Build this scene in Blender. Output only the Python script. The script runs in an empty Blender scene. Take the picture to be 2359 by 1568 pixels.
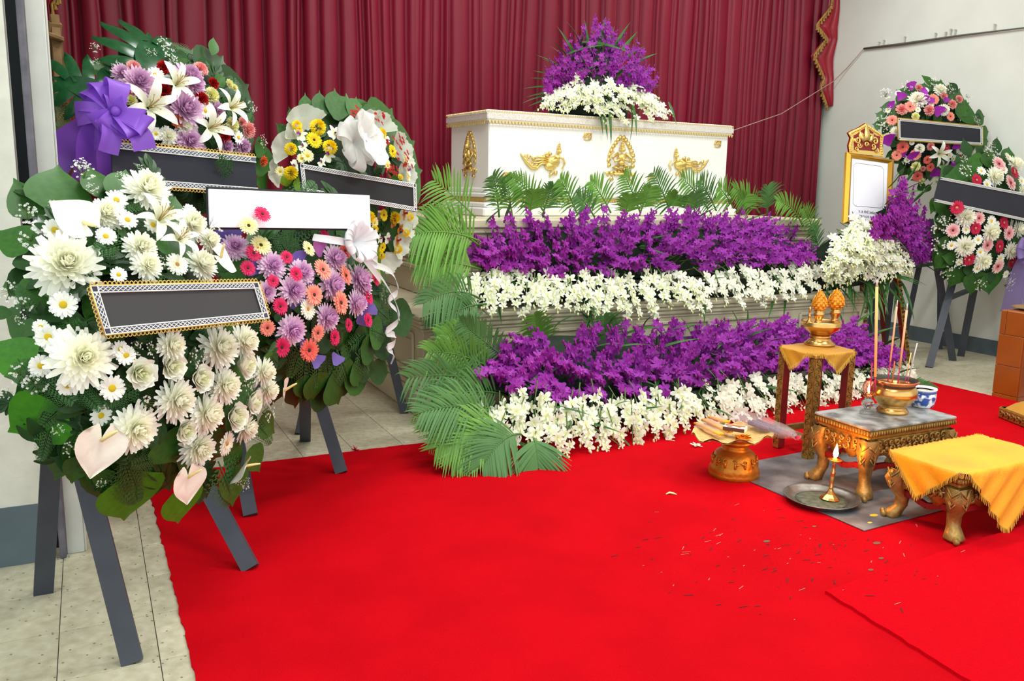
import bpy, math, random
import numpy as np
from mathutils import Vector, Matrix
R = random.Random(7)
V = Vector
sc = bpy.context.scene
COL = sc.collection
PI = math.pi
# ------------------------------------------------------------------ camera
FPX, W_, H_ = 1979.285, 2359.0, 1568.0
CAMZ = 1.35
yaw, pit, rol = math.radians(26.26268), math.radians(10.20623), math.radians(1.0208)
cy, sy, cp, sp = math.cos(yaw), math.sin(yaw), math.cos(pit), math.sin(pit)
_f = V((sy*cp, cy*cp, -sp)); _r0 = V((cy, -sy, 0)); _u0 = _r0.cross(_f)
_r = _r0*math.cos(rol) + _u0*math.sin(rol); _u = -_r0*math.sin(rol) + _u0*math.cos(rol)
CAM = V((0, 0, CAMZ))
cd = bpy.data.cameras.new('camera'); cam = bpy.data.objects.new('camera', cd); COL.objects.link(cam)
cd.sensor_fit = 'HORIZONTAL'; cd.sensor_width = 36; cd.lens = FPX/W_*36; cd.clip_start = .05; cd.clip_end = 100
cam.matrix_world = Matrix(((_r.x, _u.x, -_f.x, 0), (_r.y, _u.y, -_f.y, 0), (_r.z, _u.z, -_f.z, CAMZ), (0, 0, 0, 1)))
sc.camera = cam
# ------------------------------------------------------------------ light
sc.view_settings.view_transform = 'Standard'; sc.view_settings.look = 'None'
sc.view_settings.exposure = 0.2; sc.view_settings.gamma = 1.0
sc.view_settings.use_curve_mapping = False
wd = bpy.data.worlds.new('overcast_sky'); sc.world = wd; wd.use_nodes = True
bg = wd.node_tree.nodes['Background']; bg.inputs[0].default_value = (.92, 1, .99, 1); bg.inputs[1].default_value = 1.4
def area(name, loc, rot, sx, sy_, power, col=(1, 1, 1)):
    l = bpy.data.lights.new(name, 'AREA'); l.shape = 'RECTANGLE'; l.size = sx; l.size_y = sy_; l.energy = power; l.color = col
    o = bpy.data.objects.new(name, l); COL.objects.link(o); o.location = loc; o.rotation_euler = rot
    return o
for i, (x, y, p) in enumerate(((1.2, 1.2, 62), (4.2, 1.2, 62), (1.5, 3.4, 50), (4.3, 3.4, 50), (2.4, 5.4, 32), (5.2, 5.4, 32))):
    area('ceiling_tube', (x, y, 3.95), (0, 0, 0), 1.25, .35, p, (.97, 1, .97))
# ------------------------------------------------------------------ pixel -> point helpers
def ray(px, py): return _r*((px-W_/2)/FPX) - _u*((py-H_/2)/FPX) + _f
def at_y(px, py, y): d = ray(px, py); return CAM + d*(y/d.y)
def at_x(px, py, x): d = ray(px, py); return CAM + d*(x/d.x)
def at_z(px, py, z=0.): d = ray(px, py); return CAM + d*((z-CAMZ)/d.z)
def at_pl(px, py, C, n): d = ray(px, py); return CAM + d*((C-CAM).dot(n)/d.dot(n))
def depth(P): return (P-CAM).dot(_f)
def pxm(px, P): return px*depth(P)/FPX
def lerp(a, b, t): return a+(b-a)*t
def interp(x, xs, ys): return float(np.interp(x, xs, ys))
# ------------------------------------------------------------------ materials
def lin(c):
    o = []
    for v in c[:3]:
        v = v/255.
        o.append(v/12.92 if v <= .04045 else ((v+.055)/1.055)**2.4)
    return (*o, 1)
def N(nt, t, **k):
    n = nt.nodes.new(t)
    for a, b in k.items(): setattr(n, a, b)
    return n
def mat(name, col, rough=.6, metal=0., noise=None, bump=None, rand=0., transl=0., ramp=None, spec=.5, coat=0., sheen=0., vor=None, emit=None, alpha=1.):
    """noise=(scale, colour2, contrast); bump=(scale, strength, kind); ramp=[(r, colour)..] by distance from the object's axis; vor=(scale, colour2, size)"""
    m = bpy.data.materials.new(name); m.use_nodes = True; nt = m.node_tree; L = nt.links.new
    b = nt.nodes['Principled BSDF']; out = nt.nodes['Material Output']
    b.inputs['Roughness'].default_value = rough; b.inputs['Metallic'].default_value = metal
    b.inputs['Specular IOR Level'].default_value = spec
    if coat: b.inputs['Coat Weight'].default_value = coat; b.inputs['Coat Roughness'].default_value = .15
    if sheen: b.inputs['Sheen Weight'].default_value = sheen; b.inputs['Sheen Roughness'].default_value = .4
    tc = N(nt, 'ShaderNodeTexCoord'); src = tc.outputs['Object']
    rgb = N(nt, 'ShaderNodeRGB'); rgb.outputs[0].default_value = lin(col); c = rgb.outputs[0]
    if ramp:
        sx = N(nt, 'ShaderNodeSeparateXYZ'); L(src, sx.inputs[0])
        cb = N(nt, 'ShaderNodeCombineXYZ'); L(sx.outputs[0], cb.inputs[0]); L(sx.outputs[1], cb.inputs[1])
        ln = N(nt, 'ShaderNodeVectorMath', operation='LENGTH'); L(cb.outputs[0], ln.inputs[0])
        cr = N(nt, 'ShaderNodeValToRGB'); L(ln.outputs['Value'], cr.inputs[0])
        e = cr.color_ramp.elements
        while len(e) < len(ramp): e.new(.5)
        for i, (p, cc) in enumerate(ramp): e[i].position = p; e[i].color = lin(cc)
        c = cr.outputs[0]
    if noise:
        nz = N(nt, 'ShaderNodeTexNoise'); L(src, nz.inputs[0]); nz.inputs['Scale'].default_value = noise[0]; nz.inputs['Detail'].default_value = 5
        mr = N(nt, 'ShaderNodeMapRange'); L(nz.outputs[0], mr.inputs[0]); k = noise[2]
        mr.inputs[1].default_value = .5-k; mr.inputs[2].default_value = .5+k
        mx = N(nt, 'ShaderNodeMix', data_type='RGBA'); L(mr.outputs[0], mx.inputs[0]); L(c, mx.inputs[6]); mx.inputs[7].default_value = lin(noise[1]); c = mx.outputs[2]
    if vor:
        vz = N(nt, 'ShaderNodeTexVoronoi'); L(src, vz.inputs[0]); vz.inputs['Scale'].default_value = vor[0]
        mr = N(nt, 'ShaderNodeMapRange'); L(vz.outputs['Distance'], mr.inputs[0])
        mr.inputs[1].default_value = vor[2]; mr.inputs[2].default_value = vor[2]*.75; mr.inputs[3].default_value = 0; mr.inputs[4].default_value = 1
        mx = N(nt, 'ShaderNodeMix', data_type='RGBA'); L(mr.outputs[0], mx.inputs[0]); L(c, mx.inputs[6]); mx.inputs[7].default_value = lin(vor[1]); c = mx.outputs[2]
    if rand:
        oi = N(nt, 'ShaderNodeObjectInfo'); mr = N(nt, 'ShaderNodeMapRange'); L(oi.outputs['Random'], mr.inputs[0])
        mr.inputs[3].default_value = 1-rand; mr.inputs[4].default_value = 1+rand
        hv = N(nt, 'ShaderNodeHueSaturation'); L(mr.outputs[0], hv.inputs['Value']); L(c, hv.inputs['Color']); c = hv.outputs[0]
    L(c, b.inputs['Base Color'])
    if bump:
        kind = bump[2] if len(bump) > 2 else 'noise'
        if kind == 'vor':
            t = N(nt, 'ShaderNodeTexVoronoi'); t.inputs['Scale'].default_value = bump[0]; o = t.outputs['Distance']
        elif kind == 'wave':
            t = N(nt, 'ShaderNodeTexWave'); t.inputs['Scale'].default_value = bump[0]; t.inputs['Distortion'].default_value = 6; o = t.outputs['Fac']
        else:
            t = N(nt, 'ShaderNodeTexNoise'); t.inputs['Scale'].default_value = bump[0]; t.inputs['Detail'].default_value = 4; o = t.outputs[0]
        L(src, t.inputs[0]); bp = N(nt, 'ShaderNodeBump'); bp.inputs['Strength'].default_value = bump[1]; bp.inputs['Distance'].default_value = .01
        L(o, bp.inputs['Height']); L(bp.outputs[0], b.inputs['Normal'])
    if emit:
        b.inputs['Emission Color'].default_value = lin(emit[0]); b.inputs['Emission Strength'].default_value = emit[1]
    if alpha < 1: b.inputs['Alpha'].default_value = alpha
    if transl:
        tr = N(nt, 'ShaderNodeBsdfTranslucent'); L(c, tr.inputs[0]); ms = N(nt, 'ShaderNodeMixShader'); ms.inputs[0].default_value = transl
        L(b.outputs[0], ms.inputs[1]); L(tr.outputs[0], ms.inputs[2]); L(ms.outputs[0], out.inputs[0])
    return m
# ------------------------------------------------------------------ mesh builder
class MB:
    def __init__(s): s.v = []; s.f = []; s.m = []; s.mi = 0
    def add(s, vs, fs):
        b = len(s.v); s.v.extend(vs)
        for f in fs: s.f.append(tuple(b+i for i in f)); s.m.append(s.mi)
    def grid(s, rows, close=False):
        n = len(rows[0]); fs = []
        for i in range(len(rows)-1):
            for j in range(n if close else n-1):
                k = (j+1) % n
                fs.append((i*n+j, i*n+k, (i+1)*n+k, (i+1)*n+j))
        s.add([p for r in rows for p in r], fs)
    def box(s, c, d, M=None):
        vs = []
        for x in (-.5, .5):
            for y in (-.5, .5):
                for z in (-.5, .5):
                    p = V((x*d[0], y*d[1], z*d[2]))
                    vs.append(V(c) + (M @ p if M else p))
        s.add(vs, [(0, 1, 3, 2), (4, 6, 7, 5), (0, 4, 5, 1), (2, 3, 7, 6), (0, 2, 6, 4), (1, 5, 7, 3)])
    def cbox(s, c, d, M=None, b=.004):
        """box with chamfered edges all round"""
        hx, hy, hz = d[0]/2, d[1]/2, d[2]/2; b = min(b, hx*.9, hy*.9, hz*.9)
        rows = []
        for z, i in ((-hz, b), (-hz+b, 0), (hz-b, 0), (hz, b)):
            X, Y = hx-i, hy-i; k = b
            ring = [(-X+k, -Y), (X-k, -Y), (X, -Y+k), (X, Y-k), (X-k, Y), (-X+k, Y), (-X, Y-k), (-X, -Y+k)]
            rows.append([V(c) + (M @ V((x, y, z)) if M else V((x, y, z))) for x, y in ring])
        s.grid(rows, True)
        n = len(s.v); s.f.append(tuple(range(n-32, n-24))[::-1]); s.m.append(s.mi); s.f.append(tuple(range(n-8, n))); s.m.append(s.mi)
    def beam(s, a, b, w, h, up=V((0, 0, 1)), w2=None, h2=None):
        a, b = V(a), V(b); t = (b-a).normalized(); x = t.cross(up)
        if x.length < 1e-4: x = t.cross(V((0, 1, 0)))
        x.normalize(); y = x.cross(t); w2 = w2 or w; h2 = h2 or h
        vs = [P + x*(sx*ww/2) + y*(s_*hh/2) for P, ww, hh in ((a, w, h), (b, w2, h2)) for sx, s_ in ((-1, -1), (1, -1), (1, 1), (-1, 1))]
        s.add(vs, [(0, 3, 2, 1), (4, 5, 6, 7), (0, 1, 5, 4), (1, 2, 6, 5), (2, 3, 7, 6), (3, 0, 4, 7)])
    def tube(s, pts, r, n=6, caps=True):
        pts = [V(p) for p in pts]; rows = []; x = None
        for i, p in enumerate(pts):
            t = (pts[min(i+1, len(pts)-1)] - pts[max(i-1, 0)]).normalized()
            if x is None:
                x = t.cross(V((0, 0, 1)))
                if x.length < .05: x = t.cross(V((0, 1, 0)))
            x = (x - t*x.dot(t)).normalized(); y = t.cross(x)
            rr = r[i] if hasattr(r, '__len__') else r
            rows.append([p + x*(rr*math.cos(2*PI*k/n)) + y*(rr*math.sin(2*PI*k/n)) for k in range(n)])
        s.grid(rows, True)
        if caps:
            m = len(s.v); s.f.append(tuple(range(m-n, m))); s.m.append(s.mi)
            s.f.append(tuple(range(m-n*len(pts), m-n*len(pts)+n))[::-1]); s.m.append(s.mi)
    def lathe(s, prof, c=(0, 0, 0), n=24, sx=1., sy_=1., ang=0., M=None, caps=True):
        rows = []
        for r, z in prof:
            row = []
            for k in range(n):
                a = 2*PI*k/n; p = V((r*sx*math.cos(a), r*sy_*math.sin(a), z))
                if ang: p = Matrix.Rotation(ang, 3, 'Z') @ p
                row.append(V(c) + (M @ p if M else p))
            rows.append(row)
        s.grid(rows, True)
        if not caps: return
        m = len(s.v); s.f.append(tuple(range(m-n, m))); s.m.append(s.mi)
        s.f.append(tuple(range(m-n*len(prof), m-n*len(prof)+n))[::-1]); s.m.append(s.mi)
    def ell(s, c, rad, M=None, n=8, k=5):
        prof = [(math.sin(PI*i/k), -math.cos(PI*i/k)) for i in range(k+1)]; rows = []
        for r, z in prof:
            rows.append([V(c) + ((M @ V((r*rad[0]*math.cos(2*PI*j/n), r*rad[1]*math.sin(2*PI*j/n), z*rad[2]))) if M else V((r*rad[0]*math.cos(2*PI*j/n), r*rad[1]*math.sin(2*PI*j/n), z*rad[2]))) for j in range(n)])
        s.grid(rows, True)
    def prism(s, poly, h, M):
        """poly in the XY plane of matrix M (4x4), extruded by h along its Z"""
        n = len(poly); lo = [M @ V((x, y, 0)) for x, y in poly]; hi = [M @ V((x, y, h)) for x, y in poly]
        b = len(s.v); s.v.extend(lo+hi)
        s.f.append(tuple(range(b+n, b+2*n))); s.m.append(s.mi); s.f.append(tuple(range(b, b+n))[::-1]); s.m.append(s.mi)
        for i in range(n): s.f.append((b+i, b+(i+1) % n, b+n+(i+1) % n, b+n+i)); s.m.append(s.mi)
    def join(s, mb, M):
        b = len(s.v); s.v.extend(M @ V(p) for p in mb.v)
        for f, mi in zip(mb.f, mb.m): s.f.append(tuple(b+i for i in f)); s.m.append(mi)
    def mesh(s, name, mats, smooth=True):
        me = bpy.data.meshes.new(name); me.from_pydata([tuple(p) for p in s.v], [], s.f)
        for m in (mats if isinstance(mats, (list, tuple)) else [mats]): me.materials.append(m)
        if any(s.m): me.polygons.foreach_set('material_index', s.m)
        if smooth: me.polygons.foreach_set('use_smooth', [True]*len(s.f))
        me.update(); return me
WM = {}
def put(name, me, parent=None, M=None):
    M = M or Matrix()
    o = bpy.data.objects.new(name, me); COL.objects.link(o)
    if parent is not None: o.parent = parent; o.matrix_basis = WM[parent.name].inverted() @ M
    else: o.matrix_basis = M
    WM[o.name] = M.copy(); return o
def tag(o, label=None, cat=None, group=None, kind=None):
    for k, v in (('label', label), ('category', cat), ('group', group), ('kind', kind)):
        if v: o[k] = v
    return o
def thing(name, label, cat, loc, group=None):
    return tag(put(name, None, None, Matrix.Translation(V(loc))), label, cat, group)
def build(name, mb, mats, parent=None, smooth=False, **tg):
    if not mb.v: return None
    lo = V([min(p[i] for p in mb.v) for i in range(3)]); hi = V([max(p[i] for p in mb.v) for i in range(3)])
    c = V(((lo.x+hi.x)/2, (lo.y+hi.y)/2, lo.z)); mb.v = [V(p)-c for p in mb.v]
    return tag(put(name, mb.mesh(name, mats, smooth), parent, Matrix.Translation(c)), **tg)
def struct(name, mb, mats, parent=None, smooth=False): return build(name, mb, mats, parent, smooth, kind='structure' if parent is None else None)
def basis(P, z, y=None, s=1., roll=0.):
    z = V(z).normalized(); y = V(y) if y is not None else V((0, 0, 1))
    x = y.cross(z)
    if x.length < 1e-3: x = V((1, 0, 0)).cross(z)
    x.normalize(); yy = z.cross(x)
    M = Matrix(((x.x, yy.x, z.x, 0), (x.y, yy.y, z.y, 0), (x.z, yy.z, z.z, 0), (0, 0, 0, 1)))
    if roll: M = M @ Matrix.Rotation(roll, 4, 'Z')
    sc_ = Matrix.Diagonal((*(s if hasattr(s, '__len__') else (s, s, s)), 1))
    return Matrix.Translation(V(P)) @ M @ sc_
def spiral(mb, M, r, turns=1.4, w=.25, hand=1, n=14):
    """a flat scroll: tapered tube winding in the XY plane of M"""
    pts = []; rr = []
    for i in range(n):
        t = i/(n-1); a = hand*turns*2*PI*t; q = r*(1-.82*t)
        pts.append(M @ V((q*math.cos(a)-r*0, q*math.sin(a), 0))); rr.append(r*w*(1-.55*t))
    mb.tube(pts, rr, 5)
# ------------------------------------------------------------------ palette
M_wall = mat('painted_wall', (226, 231, 222), .7, noise=(3., (212, 217, 207), .35), bump=(60, .06))
M_wallw = mat('chipped_wall', (222, 222, 208), .8, noise=(9., (196, 196, 182), .3), bump=(35, .25))
M_grey = mat('grey_dado_paint', (92, 108, 116), .45, noise=(8, (78, 92, 100), .3), bump=(30, .1))
M_dark = mat('dark_gap', (40, 46, 52), .8)
M_frame = mat('grey_door_frame', (112, 108, 118), .6, noise=(14, (70, 70, 78), .25))
M_leafw = mat('door_leaf_paint', (206, 208, 200), .6, noise=(6, (180, 184, 176), .25), bump=(20, .08))
M_tile = mat('vinyl_tile', (205, 200, 176), .38, noise=(26, (176, 168, 140), .22), vor=(38, (128, 120, 98), .16), rand=.06, bump=(120, .04))
M_grout = mat('tile_joint', (88, 80, 64), .9)
M_carpet = mat('red_carpet', (194, 3, 18), .95, noise=(3.2, (184, 2, 16), .12), spec=.05, bump=(260, .5), vor=(17, (120, 6, 12), .035))
M_carpet2 = mat('red_carpet_plain', (204, 0, 20), .95, noise=(40, (194, 2, 18), .3), spec=.05, bump=(260, .6))
M_curt = mat('maroon_satin', (126, 13, 42), .48, noise=(2.2, (106, 9, 34), .3), spec=.3, bump=(90, .05))
M_swag = mat('red_satin', (150, 14, 36), .42, sheen=.1)
M_gold = mat('gold_leaf', (190, 150, 70), .4, .65, noise=(26, (136, 100, 42), .3), bump=(70, .25))
M_goldc = mat('gold_carving', (178, 142, 74), .45, .5, noise=(30, (112, 84, 40), .25), bump=(120, .2))
M_goldo = mat('bright_gold_cast', (244, 212, 128), .3, .8, bump=(150, .3))
M_goldd = mat('dark_gold_ground', (112, 78, 26), .5, .35, noise=(22, (84, 54, 20), .3))
M_redl = mat('red_lacquer', (138, 14, 14), .4, noise=(9, (104, 10, 14), .3))
M_brass = mat('polished_brass', (226, 186, 112), .26, 1., noise=(7, (206, 150, 84), .25))
M_copper = mat('copper_rim', (214, 138, 92), .22, 1.)
M_silver = mat('tin_metal', (170, 172, 168), .38, .9, noise=(16, (110, 110, 100), .2), bump=(50, .1))
M_zinc = mat('zinc_sheet', (150, 148, 148), .42, .5, noise=(7, (104, 104, 108), .13), vor=(26, (196, 198, 200), .05))
M_plat = mat('platform_paint', (206, 198, 172), .5, noise=(4, (188, 180, 152), .3), bump=(22, .05))
M_white = mat('white_gloss', (246, 246, 242), .3, noise=(2, (238, 240, 236), .3))
M_lace = mat('silver_lace', (226, 222, 214), .5, .2, vor=(130, (150, 140, 120), .28))
M_leg = mat('slate_painted_wood', (62, 68, 78), .5, noise=(12, (50, 54, 64), .3))
M_wood = mat('raw_wood', (150, 116, 68), .7, noise=(20, (112, 82, 46), .25))
M_black = mat('black_velvet', (24, 24, 27), .8, noise=(6, (34, 34, 38), .3))
M_char = mat('charcoal_velvet', (70, 70, 70), .85, noise=(5, (62, 62, 63), .3))
M_slate = mat('navy_black_velvet', (40, 41, 50), .85, noise=(6, (30, 31, 40), .3))
M_board = mat('white_board', (240, 240, 248), .5)
M_lacep = mat('white_lace_trim', (98, 100, 120), .7)
M_laceg = mat('gold_lace_trim', (222, 184, 92), .45, .3)
M_lacew = mat('white_cord_trim', (236, 238, 232), .6)
M_cloth = mat('gold_cloth', (250, 180, 4), .5, noise=(5, (226, 146, 2), .3), sheen=.12, bump=(300, .25))
M_clothd = mat('antique_gold_cloth', (204, 146, 20), .5, noise=(6, (178, 118, 12), .3), sheen=.12, bump=(300, .25))
M_fringe = mat('gold_fringe', (208, 160, 52), .6)
M_tass = mat('gold_tassel', (182, 144, 68), .6, noise=(60, (130, 96, 40), .2))
M_net = mat('white_tulle', (236, 240, 226), .6, transl=.4, alpha=.82)
M_org = mat('white_organza', (240, 242, 240), .5, transl=.4, alpha=.72)
M_rib = mat('white_ribbon', (238, 240, 242), .35, transl=.3)
M_purp = mat('violet_ribbon', (150, 92, 214), .45, transl=.35)
M_lav = mat('lavender_net', (150, 128, 190), .6, transl=.35, alpha=.85)
M_pap = mat('periwinkle_paper', (124, 104, 190), .6, transl=.3)
M_papm = mat('magenta_paper', (164, 34, 176), .6, transl=.3)
M_papp = mat('orchid_pink_paper', (196, 110, 188), .6, transl=.3)
# leaves and petals
def leafm(n, c, c2, rough=.45, tr=.08, k=9): return mat(n, c, rough, noise=(k, c2, .3), rand=.16, transl=tr, spec=.3)
M_leaf = leafm('broad_green_leaf', (58, 106, 36), (40, 82, 28))
M_leafb = leafm('bright_green_leaf', (74, 142, 30), (50, 116, 24))
M_leafd = leafm('dark_green_leaf', (42, 80, 34), (28, 60, 26))
M_leafk = leafm('magnolia_green_leaf', (70, 112, 54), (48, 88, 40))
M_mon = leafm('glossy_split_leaf', (34, 88, 46), (20, 64, 36), .2)
M_fern = leafm('fern_green', (66, 108, 54), (46, 86, 42), .5)
M_lime = leafm('lime_leaf', (150, 178, 44), (96, 140, 34))
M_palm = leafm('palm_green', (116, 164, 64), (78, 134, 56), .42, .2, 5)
M_palmd = leafm('dull_palm_green', (92, 138, 74), (66, 112, 62), .45, .2, 5)  # duller, darker green dealt out among the fronds for variety
M_strap = leafm('strap_leaf_green', (62, 112, 46), (40, 84, 38), .4)
M_foam = mat('floral_foam', (26, 46, 26), .95, noise=(30, (16, 30, 18), .3))
M_stem = mat('green_stem', (84, 112, 52), .6)
def petm(n, c_in, c_out, a=.15, b=.75, tr=.25): return mat(n, c_out, .6, ramp=[(a, c_in), (b, c_out)], rand=.05, transl=tr, spec=.3)
P_white = petm('white_petal', (250, 248, 214), (252, 252, 240))
P_cream = petm('cream_mum_petal', (255, 254, 232), (255, 255, 246), tr=.3)
P_daisy = petm('daisy_petal', (244, 244, 220), (252, 252, 248))
P_anth = mat('white_spathe', (248, 244, 230), .32, noise=(9, (240, 234, 216), .3), transl=.04)
P_spad = mat('cream_spadix', (238, 220, 150), .6)
P_rose = petm('white_rose_petal', (238, 242, 204), (251, 250, 238))
P_lily = petm('white_lily_petal', (236, 240, 206), (251, 251, 244))
P_lilac = petm('lilac_petal', (230, 182, 226), (248, 224, 242))
P_mauve = petm('mauve_petal', (212, 164, 204), (234, 200, 226))
P_mag = petm('magenta_gerbera_petal', (214, 24, 84), (228, 50, 108))
P_crim = petm('crimson_gerbera_petal', (196, 26, 66), (212, 44, 84))
P_peach = petm('peach_gerbera_petal', (244, 132, 118), (250, 168, 146))
P_coral = petm('coral_gerbera_petal', (232, 92, 84), (240, 124, 110))
P_blush = petm('blush_gerbera_petal', (240, 140, 150), (253, 226, 220), .25, .9)
P_lemon = petm('lemon_petal', (248, 240, 150), (252, 248, 198))
P_yel = petm('yellow_petal', (246, 208, 14), (252, 232, 40))
P_red = petm('red_carnation_petal', (150, 10, 14), (190, 18, 20))
P_pink = petm('pink_carnation_petal', (236, 140, 140), (250, 186, 178))
P_orange = petm('orange_carnation_petal', (232, 96, 50), (246, 136, 78))
P_lem2 = petm('pale_yellow_carnation', (238, 236, 150), (248, 246, 190))
P_porc = petm('purple_orchid_petal', (164, 38, 158), (146, 34, 158), .1, .8, .3)
P_porc2 = petm('light_purple_orchid_petal', (182, 74, 182), (164, 54, 176), .1, .8, .3)
P_worc = petm('white_orchid_petal', (226, 236, 170), (248, 250, 236), .1, .6, .3)
P_worc2 = petm('white_purple_lip', (130, 40, 130), (150, 60, 150))
P_rorc = petm('red_orchid_petal', (150, 20, 20), (176, 34, 28))
P_borc = petm('bronze_orchid_petal', (150, 76, 30), (190, 122, 54))
P_wm = mat('white_orchid_mass', (247, 249, 232), .6, transl=.3, spec=.3)
P_pm = mat('purple_orchid_mass', (146, 34, 158), .6, noise=(9, (168, 58, 178), .2), transl=.3, spec=.3)
C_yel = mat('yellow_flower_centre', (232, 196, 30), .8, bump=(200, .5))
C_green = mat('dark_flower_centre', (62, 48, 30), .8, bump=(200, .5))
C_lt = mat('peach_flower_centre', (216, 150, 90), .8, bump=(200, .5))
C_bud = mat('orchid_bud', (226, 230, 168), .6)
# ------------------------------------------------------------------ setting
TX, TY, OX, OY = .262, .288, -.1526, 2.457
fl = MB(); fl.box((3., 2.5, -.031), (9.2, 10., .05)); FLOOR = struct('floor', fl, M_grout)
tb = MB(); tb.cbox((0, 0, 0), (TX-.0022, TY-.0022, .006), None, .001); tile_me = tb.mesh('tile', M_tile, False)
def vis(x, y): return (x < .45 and y < 4.4) or (y > 3.9 and x < 2.0) or (x > 5.2 and y > 3.2)
for i in range(-4, 28):
    for j in range(-4, 17):
        x, y = OX+TX*(i+.5), OY+TY*(j+.5)
        if not vis(x, y) or x > 6.95 or y > 7.1 or y < 1.6 or x < -.12*y-.5: continue
        p = V((x, y, 0))-CAM; d = p.dot(_f)
        if d < .5 or abs(p.dot(_r)/d) > .67 or p.dot(_u)/d < -.47: continue
        put('tile', tile_me, FLOOR, Matrix.Translation((x, y, -.003)) @ Matrix.Rotation(R.choice((0, PI)), 4, 'Z'))
w = MB(); w.box((3., 7.2, 2.), (9.2, .2, 4.4)); struct('wall_back', w, M_wall)
w = MB(); w.box((6.945, 3.4, 2.), (.2, 7.8, 4.4)); struct('wall_right', w, M_wall)
w = MB(); w.box((6.843, 3.4, .066), (.006, 7.8, .132)); struct('baseboard_right', w, M_grey)
w = MB(); w.box((-.9, 3.42, 2.), (1.4, .2, 4.4)); w.box((-1.5, 5.2, 2.), (.2, 4.2, 4.4)); struct('wall_left', w, M_wallw)
w = MB(); w.box((-.9, 3.318, .108), (1.402, .006, .217)); struct('baseboard_left', w, M_grey)
w = MB(); w.box((2.6, 2.6, 4.1), (9.0, 9.2, .1)); struct('ceiling', w, M_wall)
D1 = MB(); D1.box((-.168, 3.44, 2.), (.064, .03, 4.0)); D1 = struct('door_1', D1, M_dark)
w = MB(); w.cbox((-.152, 3.335, 2.), (.022, .05, 4.0)); build('door_frame', w, M_frame, D1)
w = MB(); w.cbox((-.112, 3.36, 2.), (.058, .03, 4.0), None, .003); build('door_leaf', w, M_leafw, D1)
w = MB(); w.cbox((-.0795, 3.37, 2.), (.007, .03, 4.0), None, .002); build('door_stile', w, M_leafw, D1)
# curtain: irregular pleats, several widths of cloth
CUR = thing('stage_curtain', 'floor-length pleated maroon satin curtain across the back wall behind the white coffin', 'curtain', (3, 6.8, .03))
rc = random.Random(3)
edges = [-.45, .62, 1.55, 2.42, 3.3, 4.25, 5.1, 5.95, 6.74]
for k in range(len(edges)-1):
    a, b = edges[k]-.02, edges[k+1]+.02; xs = []; x = a
    ph = 0.; cols = []
    while x < b:
        pw = rc.choice((.03, .05, .07, .1, .13, .17)); d = rc.uniform(.03, .1); fl_ = rc.uniform(.3, .75); tl = rc.uniform(-.012, .012)
        cols += [(x, -.004), (x+.006, -d*.8), (x+.012+pw*.2, -d), (x+.012+pw*(.2+fl_*.6), -d+tl), (x+.012+pw*.9, -d*.75+tl)]
        x += .022+pw
    rows = []
    off = rc.uniform(-.012, .012)
    for i in range(11):
        z = .03+4.*i/10; rows.append([V((min(cx+.014*math.sin(z*1.1+cx*2+k)+.006*math.sin(z*3.+cx*7), 6.76), 6.79+off+d*(1-.18*math.sin(z*1.7+cx*5)), z)) for cx, d in cols])
    mb = MB(); mb.grid(rows); build('curtain_panel', mb, M_curt, CUR, True)
def swag(name, label, x0, zz, flip, y):
    """cascade of red satin whose zigzag edge carries a gold fringe; zz = [(x, z)..] of the fringe edge, top to bottom"""
    t = thing(name, label, 'swag', (x0, y, zz[-1][1])); mb = MB(); rows = []
    N_ = []
    for (xa, za), (xb, zb) in zip(zz[:-1], zz[1:]):
        for i in range(6): N_.append((lerp(xa, xb, i/6), lerp(za, zb, i/6)))
    N_.append(zz[-1])
    for i, (x, z) in enumerate(N_):
        rows.append([V((lerp(x, x0, j/8), y-.03*math.sin(j*2.1)-.012*math.sin(z*9), z)) for j in range(9)])
    mb.grid(rows); build('satin_cascade', mb, M_swag, t, True)
    br = MB(); br.tube([V((x, y-.03, z)) for x, z in N_], .009, 5); br = build('gold_braid', br, M_tass, t, True)
    tm = MB(); tm.lathe([(.001, 0), (.009, -.004), (.006, -.014), (.014, -.05), (.011, -.052)], n=7); tm = tm.mesh('tassel', M_tass)
    L = 0
    for (xa, za), (xb, zb) in zip(N_[:-1], N_[1:]):
        L += math.hypot(xb-xa, zb-za)
        while L > .031: L -= .031; put('tassel', tm, t, basis(V((xb, y-.034, zb)), (R.uniform(-.15, .15), R.uniform(-.2, .1), 1)))
def sw(px, py, y): p = at_y(px, py, y); return (p.x, p.z)
zz = [sw(*q, 6.66) for q in ((1916, -30), (1908, 18), (1876, 58), (1900, 88), (1870, 128), (1893, 178), (1886, 205), (1900, 243))]
swag('curtain_swag', 'red satin swag edged with zigzag gold tassel fringe beside the bare white wall', sw(1915, 200, 6.66)[0]+.02, zz, 1, 6.66)
zz = [sw(*q, 6.6) for q in ((142, -60), (136, -8), (120, 12), (124, 45), (131, 95))]
swag('curtain_swag', 'red satin swag with gold tassel fringe above the wooden poles by the door', sw(104, 20, 6.6)[0], zz, -1, 6.6)
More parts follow.
